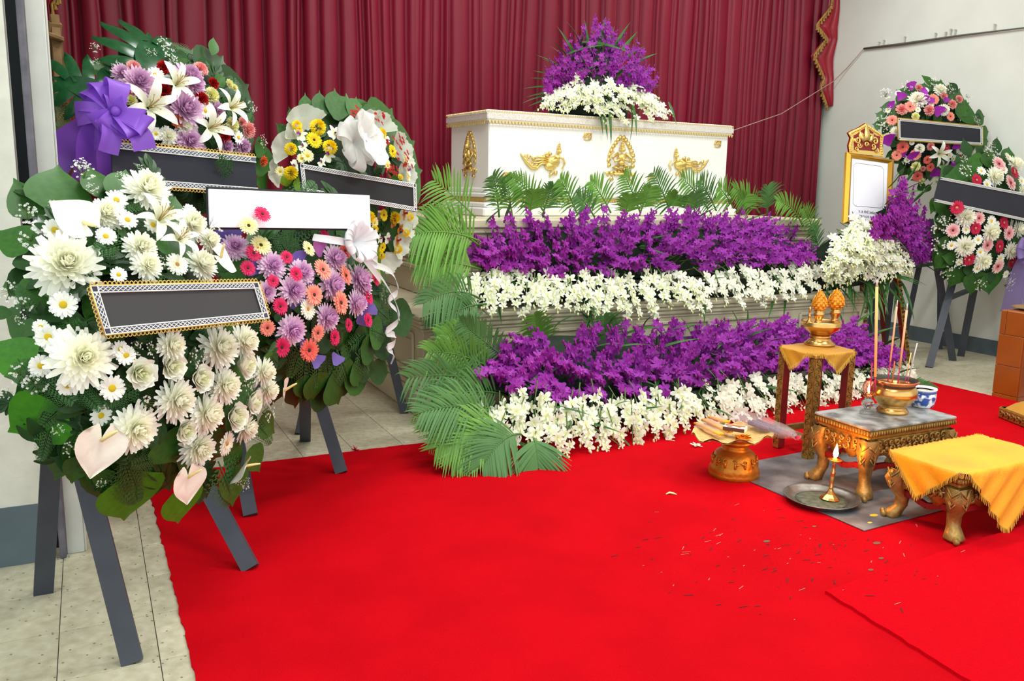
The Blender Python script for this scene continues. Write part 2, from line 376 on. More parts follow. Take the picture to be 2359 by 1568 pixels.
# carpets
def carpet(name, label, pts, t, m, z0=0.):
    """pts = corners; short tufts fray along every edge"""
    mb = MB(); P = []
    rr = random.Random(5)
    for a, b in zip(pts, pts[1:]+pts[:1]):
        n = max(2, int(math.hypot(b[0]-a[0], b[1]-a[1])/.03)); nx, ny = b[1]-a[1], a[0]-b[0]; l = math.hypot(nx, ny)
        for i in range(n): k = rr.uniform(-.004, .004); P.append((lerp(a[0], b[0], i/n)+nx/l*k, lerp(a[1], b[1], i/n)+ny/l*k))
    mb.prism(P, t, Matrix.Translation((0, 0, z0))); return tag(build(name, mb, m), label, 'carpet')
carpet('red_carpet', 'large bright red carpet covering the hall floor up to the flower banks', [(.212, .3), (5.6, .3), (5.42, 4.12), (.17, 4.13)], .006, M_carpet)
carpet('red_carpet', 'second deeper red carpet piece lying on top of the large carpet', [(2.05, .4), (5.4, .5), (5.3, 2.22), (2.173, 1.967)], .011, M_carpet2, .006)
# cable on the side wall
t = thing('wall_cable', 'thin dark cable clipped along the white side wall and slung across the curtain', 'cable', (6.83, 5.5, 2.6))
c0 = [at_x(x, y, 6.825) for x, y in ((2440, 50), (2359, 64), (2210, 82), (2080, 101), (1990, 112))]
mb = MB(); mb.tube(c0, [.006, .006, .009, .012, .01], 6); build('cable_run', mb, mat('grey_cable', (96, 92, 84), .6), t, True)
mb = MB(); mb.tube([c0[-1], at_x(1950, 158, 6.82), V((6.78, 6.6, at_x(1912, 190, 6.8).z)), at_y(1800, 262, 6.6), at_y(1690, 300, 6.5)], .0045, 5); build('loose_wire', mb, mat('pale_wire', (170, 140, 126), .6), t, True)
cm = MB(); cm.box((0, 0, 0), (.012, .007, .05)); cm.box((0, 0, .02), (.014, .02, .006)); cm = cm.mesh('cable_clip', mat('clear_clip', (190, 190, 178), .5), False)
for px, py in ((2025, 102), (2036, 98), (2084, 90), (2155, 82), (2178, 80), (2190, 73), (2200, 74), (2291, 62)): put('cable_clip', cm, t, Matrix.Translation(at_x(px, py, 6.83)))
# ------------------------------------------------------------------ two-tier platform
PLT = thing('coffin_platform', 'cream painted two-tier wooden platform with moulded panels carrying the white coffin', 'platform', (3.5, 5.6, 0))
def tier(x0, x1, y0, z0, z1, plinth, steps):
    mb = MB(); mb.cbox(((x0+x1)/2, (y0+6.6)/2, (z0+z1)/2), (x1-x0, 6.6-y0, z1-z0-.004)); build('tier_body', mb, M_plat, PLT)
    for n, (za, zb, o) in steps:
        mb = MB(); mb.cbox(((x0+x1)/2, (y0-o+6.6)/2, (za+zb)/2), (x1-x0+2*o, 6.6-y0+o, zb-za), None, min(.008, (zb-za)*.3)); build(n, mb, M_plat, PLT)
tier(1.715, 5.32, 4.645, .0, .575, 0, [('plinth', (0., .15, .045)), ('base_moulding', (.15, .18, .03)), ('base_moulding', (.18, .205, .018)), ('cornice_moulding', (.5, .52, .01)), ('cornice_moulding', (.52, .55, .022)), ('cornice_moulding', (.55, .575, .034)), ('tread', (.575, .606, .045))])
tier(2.03, 5.03, 4.98, .606, 1.1, 0, [('plinth', (.606, .78, .02)), ('base_moulding', (.78, .81, .04)), ('base_moulding', (.81, .83, .025)), ('cornice_moulding', (1.02, 1.05, .015)), ('cornice_moulding', (1.05, 1.085, .03)), ('tread', (1.085, 1.14, .045))])
def panel(c, n, w_, h_):
    M = basis(c, n); mb = MB()
    for s in (-1, 1):
        mb.cbox((s*w_/2, 0, .006), (.022, h_, .016), None, .004); mb.cbox((0, s*h_/2, .006), (w_, .022, .016), None, .004)
    m2 = MB(); m2.join(mb, M); build('panel_frame', m2, M_plat, PLT)
    m2 = MB(); m3 = MB(); m3.cbox((0, 0, .002), (w_-.08, h_-.08, .006), None, .002); m2.join(m3, M); build('panel', m2, M_plat, PLT)
for k in range(3): panel((1.712, 5.05+.62*k, .352), (-1, 0, 0), .5, .23)
for k in range(5): panel((2.05+.72*k, 4.642, .352), (0, -1, 0), .6, .23)
for k in range(3): panel((2.027, 5.3+.55*k, .925), (-1, 0, 0), .46, .13)
for k in range(4): panel((2.4+.75*k, 4.977, .925), (0, -1, 0), .62, .13)
# ------------------------------------------------------------------ coffin
ca = math.atan2(.16, 2.23); CX = V((math.cos(ca), math.sin(ca), 0)); CY = V((-CX.y, CX.x, 0)); CO = V((2.462, 5.42, 0)); CL, CW = 2.236, .62
def cpt(x, y, z): return CO + CX*x + CY*y + V((0, 0, z))
RC = Matrix(((CX.x, CY.x, 0), (CX.y, CY.y, 0), (0, 0, 1)))
COF = thing('coffin', 'glossy white coffin with gold deity castings and a lace-trimmed lid on the platform', 'coffin', cpt(CL/2, CW/2, 1.14))
def cbx(name, z0, z1, o, m=M_white, b=.006):
    mb = MB(); mb.cbox(cpt(CL/2, CW/2, (z0+z1)/2), (CL+2*o, CW+2*o, z1-z0), RC, b); return build(name, mb, m, COF)
cbx('body', 1.33, 1.79, -.022)
lid = cbx('lid', 1.78, 1.853, 0)
for z0, z1, o in ((1.14, 1.2, .05), (1.2, 1.235, .03), (1.27, 1.3, .02), (1.3, 1.335, -.005)): cbx('base_moulding', z0, z1, o, M_white, .01)
cbx('base_band', 1.235, 1.27, .0, M_white)
# lace along the lid and the base: silver ribbon, gold picot points
lc = MB()
for (a, b) in (((-.004, -.004), (CL+.004, -.004)), ((-.004, CW+.004), (-.004, -.004))):
    pa, pb = cpt(a[0], a[1], 0), cpt(b[0], b[1], 0)
    lc.beam(pa+V((0, 0, 1.81)), pb+V((0, 0, 1.81)), .036, .006) if False else lc.beam(pa+V((0, 0, 1.812)), pb+V((0, 0, 1.812)), .006, .04)
build('silver_lace', lc, M_lace, lid)
pic = MB()
def picots(z, o, dn, m_, step=.026):
    for L0, o0, d, nrm in ((CL+2*o, cpt(-o, -o, z), CX, -CY), (CW+2*o, cpt(-o, CW+o, z), -CY, -CX)):
        n = int(L0/step)
        for i in range(n):
            p = o0 + d*(step*(i+.5)) + nrm*.004
            q = V((0, 0, dn))
            m_.add([p-d*step*.48, p+d*step*.48, p+q, p-d*step*.48+nrm*.006, p+d*step*.48+nrm*.006, p+q+nrm*.006], [(3, 5, 4), (0, 3, 4, 1), (1, 4, 5, 2), (2, 5, 3, 0)])
picots(1.782, .0, -.024, pic); picots(1.838, .002, .012, pic, .02); tag(build('gold_lace', pic, mat('pale_gold_lace', (222, 200, 132), .45, .35), lid), kind='stuff')
pic = MB(); picots(1.262, .0, -.026, pic, .022); tag(build('gold_lace', pic, M_laceg, COF), kind='stuff')
def flame(mb, M, l, w_, t=.012):
    mb.prism([(-w_/2, 0), (w_/2, 0), (w_*.55, l*.4), (w_*.1, l), (-w_*.35, l*.45)], t, M)
def RZ(x, y, a, z=0): return Matrix.Translation((x, y, z)) @ Matrix.Rotation(a, 4, 'Z')
def deity(h, w_):
    mb = MB()
    # pointed flame halo
    for s in (-1, 1):
        arc = [(.5, .3), (.53, .42), (.5, .54), (.44, .64), (.36, .73), (.27, .81), (.17, .89), (.07, .95)]
        for i, (x, y) in enumerate(arc):
            flame(mb, RZ(s*x*w_*.9, y*h*.92, -s*(.5-.055*i)), h*.085, w_*.13)
        mb.tube([V((s*x*w_*.86, y*h*.92, .006)) for x, y in arc]+[V((0, h*.93, .006))], h*.014, 6)
        # arms: shoulder, elbow, wrist at the chest
        mb.tube([V((s*w_*.16, h*.56, .014)), V((s*w_*.36, h*.47, .014)), V((s*w_*.3, h*.38, .022)), V((s*w_*.04, h*.44, .03))], [h*.034, h*.026, h*.026, h*.018], 7)
        mb.tube([V((s*w_*.1, h*.3, .014)), V((s*w_*.36, h*.26, .02)), V((s*w_*.04, h*.22, .028))], [h*.04, h*.036, h*.024], 7)
        spiral(mb, RZ(s*w_*.36, h*.6, 0, .01), h*.04, 1.2, .3, s)
        spiral(mb, RZ(s*w_*.3, h*.14, 0, .01), h*.045, 1.2, .3, -s)
        for i in range(3): flame(mb, RZ(s*w_*(.16+.15*i), h*.1, -s*(.7+.25*i)), h*.11, w_*.13)
        flame(mb, RZ(s*w_*.3, h*.02, -s*1.9), h*.1, w_*.12)
    mb.ell((0, h*.47, .014), (w_*.17, h*.1, .022)); mb.ell((0, h*.36, .014), (w_*.13, h*.07, .02))
    mb.ell((0, h*.64, .022), (w_*.1, h*.055, .024)); mb.ell((0, h*.44, .034), (w_*.04, h*.045, .012))
    for i in range(4): mb.ell((0, h*(.69+.045*i), .018), (w_*(.1-.02*i), h*.028, .018-.003*i))
    mb.tube([V((0, h*.82, .014)), V((0, h*.93, .008))], [h*.016, h*.003], 6)
    for a in (-.9, -.45, 0, .45, .9): flame(mb, RZ(0, h*.12, a), h*.13, w_*.16, .018)
    mb.ell((0, h*.12, .01), (w_*.34, h*.035, .018))
    return mb
def kinnari(w_, h, s):
    """half-bird angel in flight, head on the +x side, tail streaming to -x (s mirrors)"""
    mb = MB(); X = lambda x: s*x*w_
    mb.ell((X(.72), h*.36, .012), (w_*.15, h*.2, .024)); mb.ell((X(.66), h*.24, .01), (w_*.13, h*.16, .022)); mb.ell((X(.8), h*.5, .014), (w_*.07, h*.11, .02))
    mb.ell((X(.84), h*.68, .02), (w_*.045, h*.075, .022))
    for i in range(4): mb.ell((X(.845), h*(.76+.05*i), .016), (w_*(.042-.009*i), h*.03, .014))
    mb.tube([V((X(.845), h*.9, .014)), V((X(.85), h, .008))], [h*.014, h*.003], 6)
    mb.tube([V((X(.8), h*.55, .02)), V((X(.92), h*.46, .03)), V((X(.96), h*.32, .026))], [h*.035, h*.028, h*.02], 7)
    mb.tube([V((X(.76), h*.5, .026)), V((X(.64), h*.4, .034)), V((X(.78), h*.36, .036))], [h*.035, h*.028, h*.02], 7)
    mb.tube([V((X(.95), h*.5, .01)), V((X(1), h*.35, .01)), V((X(.94), h*.18, .01)), V((X(.96), h*.1, .01))], [h*.02, h*.025, h*.025, h*.008], 6)
    for i in range(4):
        y = h*(.46-.06*i); mb.tube([V((X(.6), y, .014)), V((X(.46), y+h*.03, .02)), V((X(.36), y+h*.05-h*.04*i, .016)), V((X(.26), y-h*.02, .012))], [h*.03, h*.035, h*.03, h*.012], 6)
    mb.tube([V((X(.44), h*.3, .012)), V((X(.36), h*.16, .014)), V((X(.25), h*.18, .014)), V((X(.14), h*.34, .012)), V((X(.06), h*.5, .01)), V((X(0), h*.6, .006))], [h*.05, h*.06, h*.065, h*.06, h*.04, h*.006], 7)
    for x, y, r in ((.34, .2, .07), (.22, .28, .075), (.14, .42, .065), (.08, .52, .05), (.56, .58, .07), (.62, .2, .07), (.7, .1, .06), (.76, .3, .06), (.66, .38, .055), (.5, .34, .055)):
        spiral(mb, RZ(X(x), h*y, R.uniform(0, 6), .022), h*r, 1.3, .32, R.choice((-1, 1)))
    for x, y, a in ((.66, .56, .6), (.6, .5, .9), (.54, .44, .7), (.3, .4, .8), (.2, .46, .7), (.7, 0.02, 2.6), (.78, .08, 3.4)): flame(mb, RZ(X(x), h*y, s*a, .006), h*.14, w_*.06, .014)
    return mb
def cloudlet(w_, h):
    mb = MB()
    for s in (-1, 1): spiral(mb, RZ(s*w_*.25, 0, 1 if s > 0 else 2, .008), w_*.22, 1.3, .3, s)
    mb.tube([V((-w_*.5, -h*.2, .006)), V((-w_*.3, h*.45, .008)), V((w_*.1, h*.4, .008)), V((w_*.5, h*.45, .006)), V((w_*.46, -h*.4, .006))], w_*.06, 5)
    mb.tube([V((-w_*.4, -h*.4, .006)), V((0, -h*.5, .008)), V((w_*.4, -h*.45, .006))], w_*.07, 5)
    return mb
FO, FN = cpt(0, .021, 0), -CY; EO, EN = cpt(.021, 0, 0), -CX
def on_front(px, py): return at_pl(px, py, FO, FN)
def orn(mb, P, n): m = MB(); m.join(mb, basis(P, n)); build('gold_ornament', m, M_goldo, COF, True)
def sz(a, b, P0=FO, n=FN): return (at_pl(*a, P0, n)-at_pl(*b, P0, n)).length
orn(deity(sz((1428, 308), (1428, 415)), sz((1400, 360), (1458, 362))), on_front(1428, 413), FN)
P0, P1 = on_front(1196, 398), on_front(1300, 398); orn(kinnari((P1-P0).length, sz((1290, 322), (1290, 397)), 1), P0, FN)
P0, P1 = on_front(1538, 402), on_front(1630, 404); orn(kinnari((P1-P0).length, sz((1550, 338), (1550, 402)), -1), P1, FN)
for p in ((1352, 314), (1167, 404), (1652, 331), (1500, 409)): orn(cloudlet(.07, .05), on_front(*p), FN)
orn(deity(sz((1083, 297), (1083, 405), EO, EN), .17), at_pl(1083, 405, EO, EN), EN)
# ------------------------------------------------------------------ flowers: unit meshes, radius about 1, facing +Z
def petal(mb, ang, e0, e1, L, W, r0=.06, z0=0., rows=4, cup=.15, shape=None, roll=0., twist=0.):
    """one petal leaving the axis at azimuth ang; e0 -> e0+e1 is its elevation from base to tip"""
    shape = shape or (.35, .8, 1., .85, .3); ca_, sa = math.cos(ang), math.sin(ang); r, z = r0, z0; rws = []
    for i in range(rows+1):
        t = i/rows; e = e0+e1*t; w = W*.5*interp(t, np.linspace(0, 1, len(shape)), shape)
        tn = (math.cos(e), math.sin(e)); nn = (-tn[1], tn[0])
        row = []
        for j in (-1, 0, 1):
            off = cup*w*(abs(j)) + roll*w*j; rr = r+nn[0]*off; zz_ = z+nn[1]*off; s = j*w
            row.append(V((rr*ca_-s*sa, rr*sa+s*ca_, zz_)))
        rws.append(row); r += tn[0]*L/rows; z += tn[1]*L/rows
    mb.grid(rws)
def umesh(name, fn, m, seed=1):
    global R; keep = R; R = random.Random(seed); mb = MB(); fn(mb); R = keep
    return mb.mesh(name, m)
def f_mum(mb, layers=8, big=1.):
    """decorative chrysanthemum: flaring outer florets, incurved dome"""
    layers = 9
    for k in range(layers):
        t = k/(layers-1); n = int(lerp(24, 9, t)); e = lerp(-.1, 1.4, t**.85); L = lerp(1., .5, t)*big
        for i in range(n): petal(mb, 2*PI*(i+.5*(k % 2))/n+R.uniform(-.1, .1), e+R.uniform(-.12, .12), lerp(.2, .9, t), L*R.uniform(.86, 1.06), .2, .05*(1-t), -.1+.36*t, 4, .25, (.45, .75, .95, 1., .4))
def f_pom(mb):
    for k in range(9):
        t = k/8; n = int(lerp(18, 6, t)); e = lerp(-.5, 1.45, t)
        for i in range(n): petal(mb, 2*PI*(i+.5*(k % 2))/n+R.uniform(-.08, .08), e, .5, .42*R.uniform(.9, 1.1), .24, .55*math.cos(max(e, 0)), .2+.42*math.sin(e), 2, .35, (.6, 1., .7))
def f_daisy(mb):
    for k in range(2):
        for i in range(12): petal(mb, 2*PI*(i+.5*k)/12+R.uniform(-.08, .08), .1+.12*k+R.uniform(-.1, .1), -.18, (.86 if k == 0 else .78)*R.uniform(.92, 1.05), .3, .14, .02+.02*k, 3, .12, (.55, .9, 1., .5))
def f_gerb(mb):
    for k in range(3):
        n = (22, 20, 14)[k]
        for i in range(n): petal(mb, 2*PI*(i+.33*k)/n+R.uniform(-.06, .06), (.06, .2, .5)[k]+R.uniform(-.07, .07), -.14, (.86, .72, .34)[k]*R.uniform(.94, 1.04), (.24, .22, .12)[k], .15, .02*k, 3, .1, (.5, .9, 1., .55))
def f_carn(mb):
    for k in range(5):
        n = 8-k; e = .1+.33*k
        for i in range(n):
            a = 2*PI*(i+.4*k)/n; r0, L = .05, .85-.06*k; rws = []
            for q in range(4):
                t = q/3; row = []
                for j in range(7):
                    s = (j/6-.5)*t*1.15*(.8+.2*R.random()); rr = r0+L*t*math.cos(e); zz_ = L*t*math.sin(e)+(.13*t*math.sin(j*2.6+k+i) if q > 1 else 0)
                    if q == 3: rr *= 1+.08*(-1)**j
                    row.append(V((rr*math.cos(a)-s*math.sin(a), rr*math.sin(a)+s*math.cos(a), zz_)))
                rws.append(row)
            mb.grid(rws)
def f_rose(mb):
    for k in range(6):
        n = (3, 3, 4, 5, 5, 5)[k]; r = .1+.11*k
        for i in range(n):
            a = 2*PI*i/n+k*.9; rws = []; wd_ = 2.3*r if k else .35; op = .01+.035*max(0, k-2)**1.5
            for q in range(5):
                t = q/4; rad = r*(.35+.75*math.sin(min(t*1.7, 1.57)))+op*t*t*1.4; z = -.35+1.05*t-(.22*op*3*t**3 if k > 2 else 0)-.05*k
                row = []
                for j in range(5):
                    aa = (j/4-.5)*wd_/max(r, .12)*(.55+.45*math.sin(PI*min(1, .2+t*.8)))*.75; ed = 1+.1*abs(j-2)*t*(k > 2)
                    row.append(V((rad*ed*math.cos(a+aa), rad*ed*math.sin(a+aa), z-.05*abs(j-2)*t)))
                rws.append(row)
            mb.grid(rws)
def f_lily(mb):
    for i in range(6):
        petal(mb, 2*PI*i/6+R.uniform(-.08, .08), 1.15+R.uniform(-.1, .1), -1.9+R.uniform(-.25, .25), 1.28, .4 if i % 2 else .32, .05, -.35, 7, .32, (.3, .6, .9, 1., .9, .65, .08))
def f_lilys(mb):
    for i in range(6):
        a = 2*PI*(i+.5)/6; mb.tube([V((.03*math.cos(a), .03*math.sin(a), -.2)), V((.12*math.cos(a), .12*math.sin(a), .3)), V((.26*math.cos(a), .26*math.sin(a), .55))], .014, 4)
        mb.ell((.26*math.cos(a), .26*math.sin(a), .55), (.05, .022, .02), None, 6, 4)
    mb.tube([V((0, 0, -.2)), V((.04, .05, .68))], [.02, .03], 5)
def f_anth(mb):
    """heart spathe: sinus at the spadix, tip toward -Y"""
    rws = []
    for i in range(13):
        t = i/12; y = .42-1.5*t
        w = interp(t, [0, .06, .15, .3, .45, .6, .75, .88, .96, 1], [.3, .52, .66, .72, .68, .55, .36, .17, .06, .01])
        row = []
        for j in range(-4, 5):
            u = j/4; yy = y+(.16*math.sin(abs(u)*PI)-.30*(1-abs(u))**2)*(1-t)**3
            row.append(V((u*w, yy, .16*u*u*w+.05*math.sin(t*9+abs(u)*5)*.4-.12*t*t)))
        rws.append(row)
    mb.grid(rws)
def f_spad(mb): mb.tube([V((0, .05, .02)), V((.04, .18, .16)), V((.1, .36, .4)), V((.13, .46, .55))], [.055, .06, .05, .03], 8)
def disc_centre(r, h):
    def f(mb): mb.lathe([(r*.4, -.02), (r, .0), (r*.98, h*.5), (r*.7, h), (r*.2, h*1.05)], n=10)
    return f
def f_orch(mb):
    """dendrobium: three sepals, two broad petals, folded lip"""
    for a, w, l in ((PI/2, .38, .92), (PI/2+2.25, .36, .88), (PI/2-2.25, .36, .88)): petal(mb, a, .25, -.3, l, w, .05, 0, 3, .15, (.5, 1., .95, .25))
    for a in (PI/2+1.15, PI/2-1.15): petal(mb, a, .2, -.25, .95, .62, .05, .03, 3, -.1, (.35, .95, 1., .45))
    petal(mb, -PI/2, .9, -1.1, .62, .34, .03, .05, 3, .5, (.8, .8, 1., .4))
def f_lip(mb): petal(mb, -PI/2, 1., -1.2, .6, .44, .02, .1, 3, .5, (.8, .7, 1., .5)); mb.ell((0, .02, .16), (.1, .1, .12), None, 6, 4)
def f_phal(mb):
    for a, w, l in ((PI/2, .5, .95), (PI/2+2.2, .46, .9), (PI/2-2.2, .46, .9)): petal(mb, a, .15, -.2, l, w, .03, 0, 3, .1, (.5, 1., .9, .3))
    for a in (.15, PI-.15): petal(mb, a, .15, -.2, .98, .85, .03, .04, 3, -.1, (.35, .95, 1., .6))
def f_breath(mb):
    """sprig of baby's breath: forked stems, star florets"""
    for i in range(26):
        a, r = R.uniform(0, 2*PI), R.uniform(.1, 1)**.6; p = V((r*math.cos(a), r*math.sin(a), R.uniform(.1, .6)))
        mb.mi = 1; mb.tube([V((0, 0, -.4)), p*.55, p], .012, 3, False); mb.mi = 0
        for k in range(5):
            b = 2*PI*k/5+a; c, s = math.cos(b), math.sin(b); d = .085
            q = p+V((R.uniform(-.02, .02), 0, .03)); mb.add([q, q+V((d*c-.4*d*s, d*s+.4*d*c, .03)), q+V((1.35*d*c, 1.35*d*s, .02)), q+V((d*c+.4*d*s, d*s-.4*d*c, .03))], [(0, 1, 2, 3)])
def f_leaf(mb, shape=(.12, .62, .95, 1., .9, .66, .28, .02), w=.56, fold=.22, droop=.18, wave=.0):
    """leaf from the origin along +Y, length 1, upper face +Z"""
    n = 8; rws = []
    for i in range(n+1):
        t = i/n; ww = w*.5*interp(t, np.linspace(0, 1, len(shape)), shape)
        rws.append([V((u*ww, t, fold*abs(u)*ww-droop*t*t+wave*math.sin(t*9+u*2)*abs(u))) for u in (-1, -.55, 0, .55, 1)])
    mb.grid(rws)
def f_heart(mb): f_leaf(mb, (.4, .92, 1., .95, .84, .66, .4, .14, .01), .82, .15, .12)
def f_mag(mb): f_leaf(mb, (.2, .6, .88, 1., .98, .8, .5, .1, .01), .62, .2, .1)
def f_mons(mb):
    """split leaf: drooping separate fingers either side of the midrib, joined near it"""
    f_leaf(mb, (.5, 1., 1., .9, .7, .5, .2, .02), .42, .2, .16)
    for s in (-1, 1):
        for k in range(4):
            y0, a, l, w = .08+.2*k, (-.1+.38*k), (.5, .6, .6, .48)[k], (.26, .24, .23, .2)[k]
            rws = []
            for q in range(6):
                t = q/5; x = s*(.08+l*t*math.cos(a)); y = y0+l*t*math.sin(a)+.05*t; ww = w*.5*interp(t, (0, .3, .7, .9, 1), (.75, 1., .9, .6, .1))
                d = V((-s*math.sin(a), math.cos(a), 0))
                rws.append([V((x, y, .05*t-.16*t*t-.1*y*y))+d*(j*ww)+V((0, 0, -.05*abs(j)*t)) for j in (-1, 0, 1)])
            mb.grid(rws)
def f_fern(mb):
    mb.tube([V((0, 0, 0)), V((0, .5, .03)), V((0, 1, -.08))], [.012, .008, .003], 4)
    for k in range(9):
        t = .1+.103*k; l = .36*(1-t)**.55+.04
        for s in (-1, 1):
            for q in range(5):
                u = (q+.6)/5; b = V((s*l*u*.9, t+l*u*.42, .03-.1*t*t-.05*u)); ll = .075*(1.1-u)+.03
                for d in (V((s*.25, .95, 0)), V((s*.9, -.35, 0))):
                    e = d*ll; sd = V((-d.y, d.x, 0))*ll*.24; mb.add([b, b+e*.5+sd, b+e, b+e*.5-sd], [(0, 1, 2, 3)])
def f_sprig(mb):
    mb.tube([V((0, 0, 0)), V((0, .9, 0))], .012, 4)
    for k in range(7):
        a = -1.2+.4*k; y = .3+.09*min(k, 6-k)*2; M = RZ(0, y*.6, -a*.9) @ Matrix.Rotation(R.uniform(-.3, .3), 4, 'Y') @ Matrix.Diagonal((.5, .5, .5, 1))
        m = MB(); f_leaf(m, (.15, .6, 1., 1., .7, .2), .42, .25, .2); mb.join(m, M)
def f_strap(mb): f_leaf(mb, (.5, .9, 1., .95, .8, .6, .35, .03), .085, .5, .22)
U = {}
for key, nm, fn, m in (
    ('mumw', 'chrysanthemum', f_mum, P_cream), ('muml', 'chrysanthemum', f_mum, P_lilac), ('mumv', 'chrysanthemum', f_mum, P_mauve), ('pomw', 'pompon_chrysanthemum', f_pom, P_cream), ('pomy', 'pompon_chrysanthemum', f_pom, P_yel),
    ('daisy', 'daisy', f_daisy, P_daisy), ('daisl', 'daisy', f_daisy, P_lemon), ('gmag', 'gerbera', f_gerb, P_mag), ('gcrim', 'gerbera', f_gerb, P_crim), ('gpeach', 'gerbera', f_gerb, P_peach), ('gcoral', 'gerbera', f_gerb, P_coral), ('gblush', 'gerbera', f_gerb, P_blush), ('glem', 'gerbera', f_gerb, P_lemon), ('gyel', 'gerbera', f_gerb, P_yel), ('gcream', 'gerbera', f_gerb, P_white),
    ('cred', 'carnation', f_carn, P_red), ('cpink', 'carnation', f_carn, P_pink), ('corg', 'carnation', f_carn, P_orange), ('clem', 'carnation', f_carn, P_lem2), ('rose', 'rose', f_rose, P_rose), ('lily', 'lily', f_lily, P_lily), ('anth', 'anthurium', f_anth, P_anth),
    ('owht', 'orchid', f_phal, P_worc), ('obrz', 'orchid', f_phal, P_borc), ('ored', 'orchid', f_phal, P_rorc)):
    U[key] = [umesh(nm, fn, m, s) for s in (1, 2)]
def sub(n, fn, m): return (n, umesh(n, fn, m))
SUB = {'daisy': sub('flower_centre', disc_centre(.28, .16), C_yel), 'g': sub('flower_centre', disc_centre(.17, .12), C_green), 'gl': sub('flower_centre', disc_centre(.2, .12), C_lt), 'lily': sub('stamens', f_lilys, mat('lily_stamen', (188, 160, 90), .6)),
       'anth': sub('spadix', f_spad, P_spad), 'owht': sub('orchid_lip', f_lip, P_worc2), 'obrz': sub('orchid_lip', f_lip, P_rorc)}
for a, b in (('daisl', 'daisy'), ('gmag', 'g'), ('gcrim', 'gl'), ('gpeach', 'g'), ('gcoral', 'g'), ('gblush', 'g'), ('glem', 'g'), ('gyel', 'g'), ('gcream', 'gl')): SUB[a] = SUB[b]
def umeshm(name, fn, ms, seed):
    global R; keep = R; R = random.Random(seed); mb = MB(); fn(mb); R = keep; return mb.mesh(name, ms, False)
U['breath'] = [umeshm('gypsophila_sprig', f_breath, [P_daisy, M_stem], s) for s in (1, 2, 3)]
LEAF = {}
for key, nm, fn, m in (('heart', 'broad_leaf', f_heart, M_leaf), ('heartb', 'broad_leaf', f_heart, M_leafb), ('dark', 'leaf', f_mag, M_leafd), ('mag', 'magnolia_leaf', f_mag, M_leafk), ('leaf', 'leaf', f_leaf, M_leaf), ('mons', 'monstera_leaf', f_mons, M_mon), ('fern', 'fern_frond', f_fern, M_fern), ('sprig', 'leaf_sprig', f_sprig, M_leafd), ('lime', 'leaf', f_leaf, M_lime), ('strap', 'strap_leaf', f_strap, M_strap)):
    LEAF[key] = (nm, umesh(nm, fn, m))
# ------------------------------------------------------------------ palm fronds
def frond(parent, P0, P1, nrm, arch=.1, ll=.24, n=20, m=M_palm, droop=.25, w=.014, fwd=.55, seed=0):
    """pinnate frond from P0 to P1; leaflets lie either side in the plane across nrm and droop; the rachis arches by `arch`"""
    rr = random.Random(seed); P0, P1, nrm = V(P0), V(P1), V(nrm).normalized(); Lr = (P1-P0).length
    up = V((0, 0, 1)); mid = (P0+P1)/2+up*arch*Lr; mb = MB()
    def q(t): return P0*(1-t)**2+mid*(2*t*(1-t))+P1*t*t
    mb.tube([q(i/8) for i in range(9)], [.007*(1-.75*i/8) for i in range(9)], 5)
    for i in range(n):
        t = .16+.84*(i+.5)/n; tg = (q(min(t+.02, 1))-q(t-.02)).normalized(); sd = tg.cross(nrm).normalized(); nn = sd.cross(tg)
        L = ll*(math.sin(PI*(.16+.78*t))**.7)*rr.uniform(.88, 1.08)
        for s in (-1, 1):
            d = (tg*(fwd+.5*t)+sd*s*(1-.25*t)+nn*rr.uniform(.05, .3)).normalized(); b = q(t); rws = []
            wv = tg.cross(d).cross(d).normalized() if abs(tg.dot(d)) < .999 else sd
            for k in range(5):
                u = k/4; p = b+d*(L*u)-up*(droop*L*u*u)*rr.uniform(.85, 1.1); ww = w*.5*(.5, 1., .9, .6, .06)[k]
                rws.append([p-wv*ww, p+nn*ww*.25, p+wv*ww])
            mb.grid(rws)
    return build('palm_frond', mb, m, parent, True)
